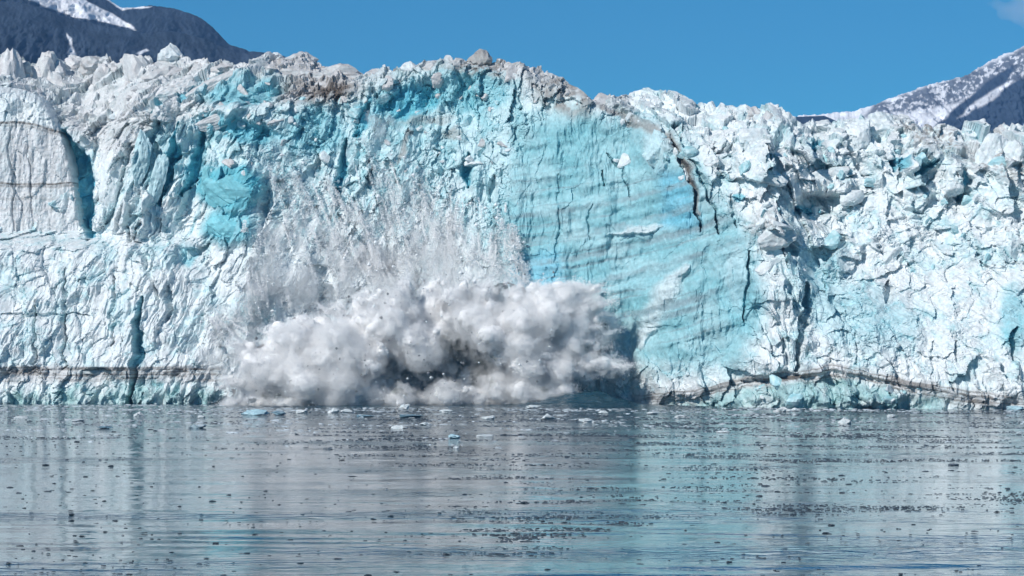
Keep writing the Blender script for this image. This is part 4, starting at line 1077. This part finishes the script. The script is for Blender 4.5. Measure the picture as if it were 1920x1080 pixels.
# small dark floes scattered over the near water
dark_meshes = []
for v in range(10):
    V, Fc = facet_rock(1200 + v, 9, 2, (1, 0.6, 0.17), 0.3, 0.4)
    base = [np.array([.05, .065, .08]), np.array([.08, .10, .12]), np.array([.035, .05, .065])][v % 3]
    dark_meshes.append(poly_mesh('small_floe', V, Fc, M_CHUNK, tint_rock(V, base, v, 0, 0)))
rf = random.Random(99)
nfl = 0; placed = []
while nfl < 270:
    px = rf.uniform(0, 1920); py = 800 + 280 * rf.random() ** 0.9
    lim = interp([(0, 2000), (800, 1100), (950, 1015), (1100, 992), (1250, 970), (1400, 960), (1900, 945)], px)
    if py > lim + 8 and rf.random() < 0.55 and px > 1000: continue
    if any(abs(px - a) < 26 and abs(py - b_) < 6 for a, b_ in placed): continue
    placed.append((px, py)); nfl += 1
    X, Y = at_water(px, py)
    w = (4 + 8 * rf.random() ** 2) * Y / F * (0.75 + 0.25 * (py - 800) / 280) * rf.uniform(.8, 1.15)
    o = link('small_floe', rf.choice(dark_meshes)); o.location = (X, Y, 0.03); o.rotation_euler.z = rf.uniform(-.5, .5) + rf.choice((0, math.pi)); o.scale = (w, w, w * rf.uniform(.7, 1.3))
    o['label'] = ('small dark chunk of ice adrift in the smooth near water' if py > 900 else 'small dark chunk of ice adrift in the brash toward the glacier')
    o['category'] = 'floating ice'; o['group'] = 'small dark floes scattered over the near water' if py > 900 else 'small dark floes in the far brash'

# the brash: thousands of fragments in drifting bands
def brash(name, n_, seed, colr, sz, dens):
    rg = np.random.default_rng(seed)
    N = n_ * 14
    px = rg.uniform(-120, 2040, N); py = 759 + 322 * rg.random(N) ** 1.15
    p = dens(px, py)
    keep = rg.random(N) < p; px = px[keep][:n_]; py = py[keep][:n_]; N = len(px)
    Y = CZ * F / (py - HZ); X = X_of(px, Y)
    s = sz * (0.55 + 0.9 * rg.random(N) ** 2.5) * (1 + 0.6 * (rg.random(N) < 0.06)) * np.clip(Y / 480, 0.85, 1.5)
    ang = rg.uniform(0, 6.28, N); k = 5
    th = ang[:, None] + np.arange(k)[None] * 6.2831853 / k + rg.uniform(-.3, .3, (N, k))
    rr = s[:, None] * rg.uniform(0.55, 1.1, (N, k))
    ring = np.stack([X[:, None] + 1.5 * rr * np.cos(th), Y[:, None] + rr * np.sin(th) * 0.7, np.full((N, k), -0.05)], -1)
    h = s * rg.uniform(0.08, 0.22, N)
    top = np.stack([X[:, None] + rr * np.cos(th) * 1.0, Y[:, None] + rr * np.sin(th) * 0.5, h[:, None] * rg.uniform(.5, 1, (N, k))], -1)
    cap = np.stack([X, Y, h], -1)[:, None]
    V = np.concatenate([ring, top, cap], 1)
    i = np.arange(k); j = (i + 1) % k
    f = np.concatenate([np.stack([i, j, j + k], -1), np.stack([i, j + k, i + k], -1), np.stack([i + k, j + k, np.full(k, 2 * k)], -1)])
    Fs = (f[None] + (np.arange(N) * (2 * k + 1))[:, None, None]).reshape(-1, 3)
    me = bpy.data.meshes.new(name); V = V.reshape(-1, 3)
    me.vertices.add(len(V)); me.vertices.foreach_set('co', V.reshape(-1).astype(np.float32))
    me.loops.add(len(Fs) * 3); me.polygons.add(len(Fs))
    me.loops.foreach_set('vertex_index', Fs.reshape(-1).astype(np.int32)); me.polygons.foreach_set('loop_start', np.arange(0, len(Fs) * 3, 3, dtype=np.int32)); me.polygons.foreach_set('loop_total', np.full(len(Fs), 3, np.int32))
    a = me.color_attributes.new('Col', 'FLOAT_COLOR', 'POINT'); cv = np.repeat((np.array(colr)[None] * rg.uniform(0.6, 1.5, (N, 1)))[:, None], 2 * k + 1, 1).reshape(-1, 3)
    c4 = np.ones((len(V), 4), np.float32); c4[:, :3] = cv; a.data.foreach_set('color', c4.reshape(-1))
    me.update(calc_edges=True); me.materials.append(M_CHUNK)
    return me
def dens_dark(px, py):
    lim = interp([(-200, 870), (0, 862), (400, 850), (620, 850), (800, 880), (900, 1030), (960, 1012), (1100, 990), (1250, 968), (1400, 958), (1700, 950), (1900, 940), (2100, 935)], px)
    streak = perlin(px / 260, py / 7.0, 801) + 0.5 * perlin(px / 90, py / 3.5, 803)
    p = 0.35 * sm(6, -6, py - lim) * sm(-0.35, 0.55, streak)
    p += 0.55 * np.exp(-((py - lim) / 7) ** 2) * (px > 930) * (0.4 + 0.6 * sm(-0.3, 0.3, perlin(px / 120, py / 20, 805)))
    p += 0.85 * sm(890, 800, py) * sm(-0.3, 0.3, streak) * sm(480, 850, px) + 0.30 * sm(800, 775, py)
    p *= 0.25 + 0.75 * sm(300, 950, px)
    p += 0.20 * sm(700, 950, px) * (1 - sm(1000, 1150, px)) * sm(940, 990, py) * (1 - sm(1040, 1070, py)) * sm(-0.2, 0.3, streak)
    p += 0.35 * (1 - sm(300, 520, px)) * np.maximum(np.exp(-((py - 818) / 5) ** 2), np.exp(-((py - 796) / 4) ** 2)) * sm(-0.4, 0.3, streak)
    p += 0.010
    return np.clip(p, 0, 1)
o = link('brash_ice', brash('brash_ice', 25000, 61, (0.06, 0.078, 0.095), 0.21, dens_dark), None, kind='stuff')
o['label'] = 'drifting bands of small dark ice fragments covering the water'; o['category'] = 'brash ice'
def dens_white(px, py):
    return np.clip(0.9 * (1 - sm(764, 772, py - 3 * perlin(px / 40, px * 0, 813))) * sm(380, 430, px) * (1 - sm(1150, 1230, px)) + 0.8 * (1 - sm(772, 850, py)) * sm(-0.1, 0.5, perlin(px / 150, py / 4.0, 811)) + 0.9 * (1 - sm(767, 775, py)), 0, 1)
o = link('brash_ice', brash('brash_ice', 5200, 63, (0.48, 0.54, 0.58), 0.36, dens_white), None, kind='stuff')
o['label'] = 'pale broken ice bits floating along the foot of the glacier'; o['category'] = 'brash ice'

# ================================================================== CLOUD AND AIR
def cloud(name, puffs, Y, dens, label):
    D, Fc = ico(2); V = []; Fs = []; k = 0
    P_ = [(X_of(x, Y), Y + dy, Z_of(y, Y), r * Y / F, r * Y / F, r * Y / F * .7) for x, y, r, dy in puffs]
    me = puff_mesh(name, P_, 22.0, ((60, 20), (30, 12), (20, 10)))
    m = fog_material(name, dens, (0.97, 0.97, 0.98))
    o = fog_object(name, me, m, None); o['label'] = label; o['category'] = 'cloud'
    return o
cloud('cloud', [(1868, 8, 18, 0), (1892, 22, 24, 60), (1915, 10, 30, -40), (1940, 25, 34, 30), (1970, 10, 40, 0), (1905, 40, 14, 0), (1925, 45, 16, 0)], 11000.0, 0.003, 'faint white cloud in the corner of sky over the snowy mountain')
cloud('cloud', [(1862, 84, 7, 0), (1880, 84, 9, 0), (1898, 83, 6, 0)], 11000.0, 0.003, 'tiny faint wisp of cloud just above the snowy ridge')

hz = 1500.0
V = [(sx * 9500.0, sy, z) for sx in (-1, 1) for sy in (-500.0, 9800.0) for z in (-8.0, 1000.0)]
Fc = [(0, 1, 3, 2), (4, 6, 7, 5), (0, 4, 5, 1), (2, 3, 7, 6), (0, 2, 6, 4), (1, 5, 7, 3)]
M_HAZE = bpy.data.materials.new('haze'); M_HAZE.use_nodes = True
n = M_HAZE.node_tree.nodes; n.clear()
out = n.new('ShaderNodeOutputMaterial'); pv = n.new('ShaderNodeVolumePrincipled'); pv.inputs['Color'].default_value = (0.26, 0.54, 1.0, 1); pv.inputs['Density'].default_value = 5.0e-5; pv.inputs['Density Attribute'].default_value = ''
M_HAZE.node_tree.links.new(pv.outputs[0], out.inputs['Volume'])
link('haze', poly_mesh('haze', V, Fc, M_HAZE), None, kind='stuff')
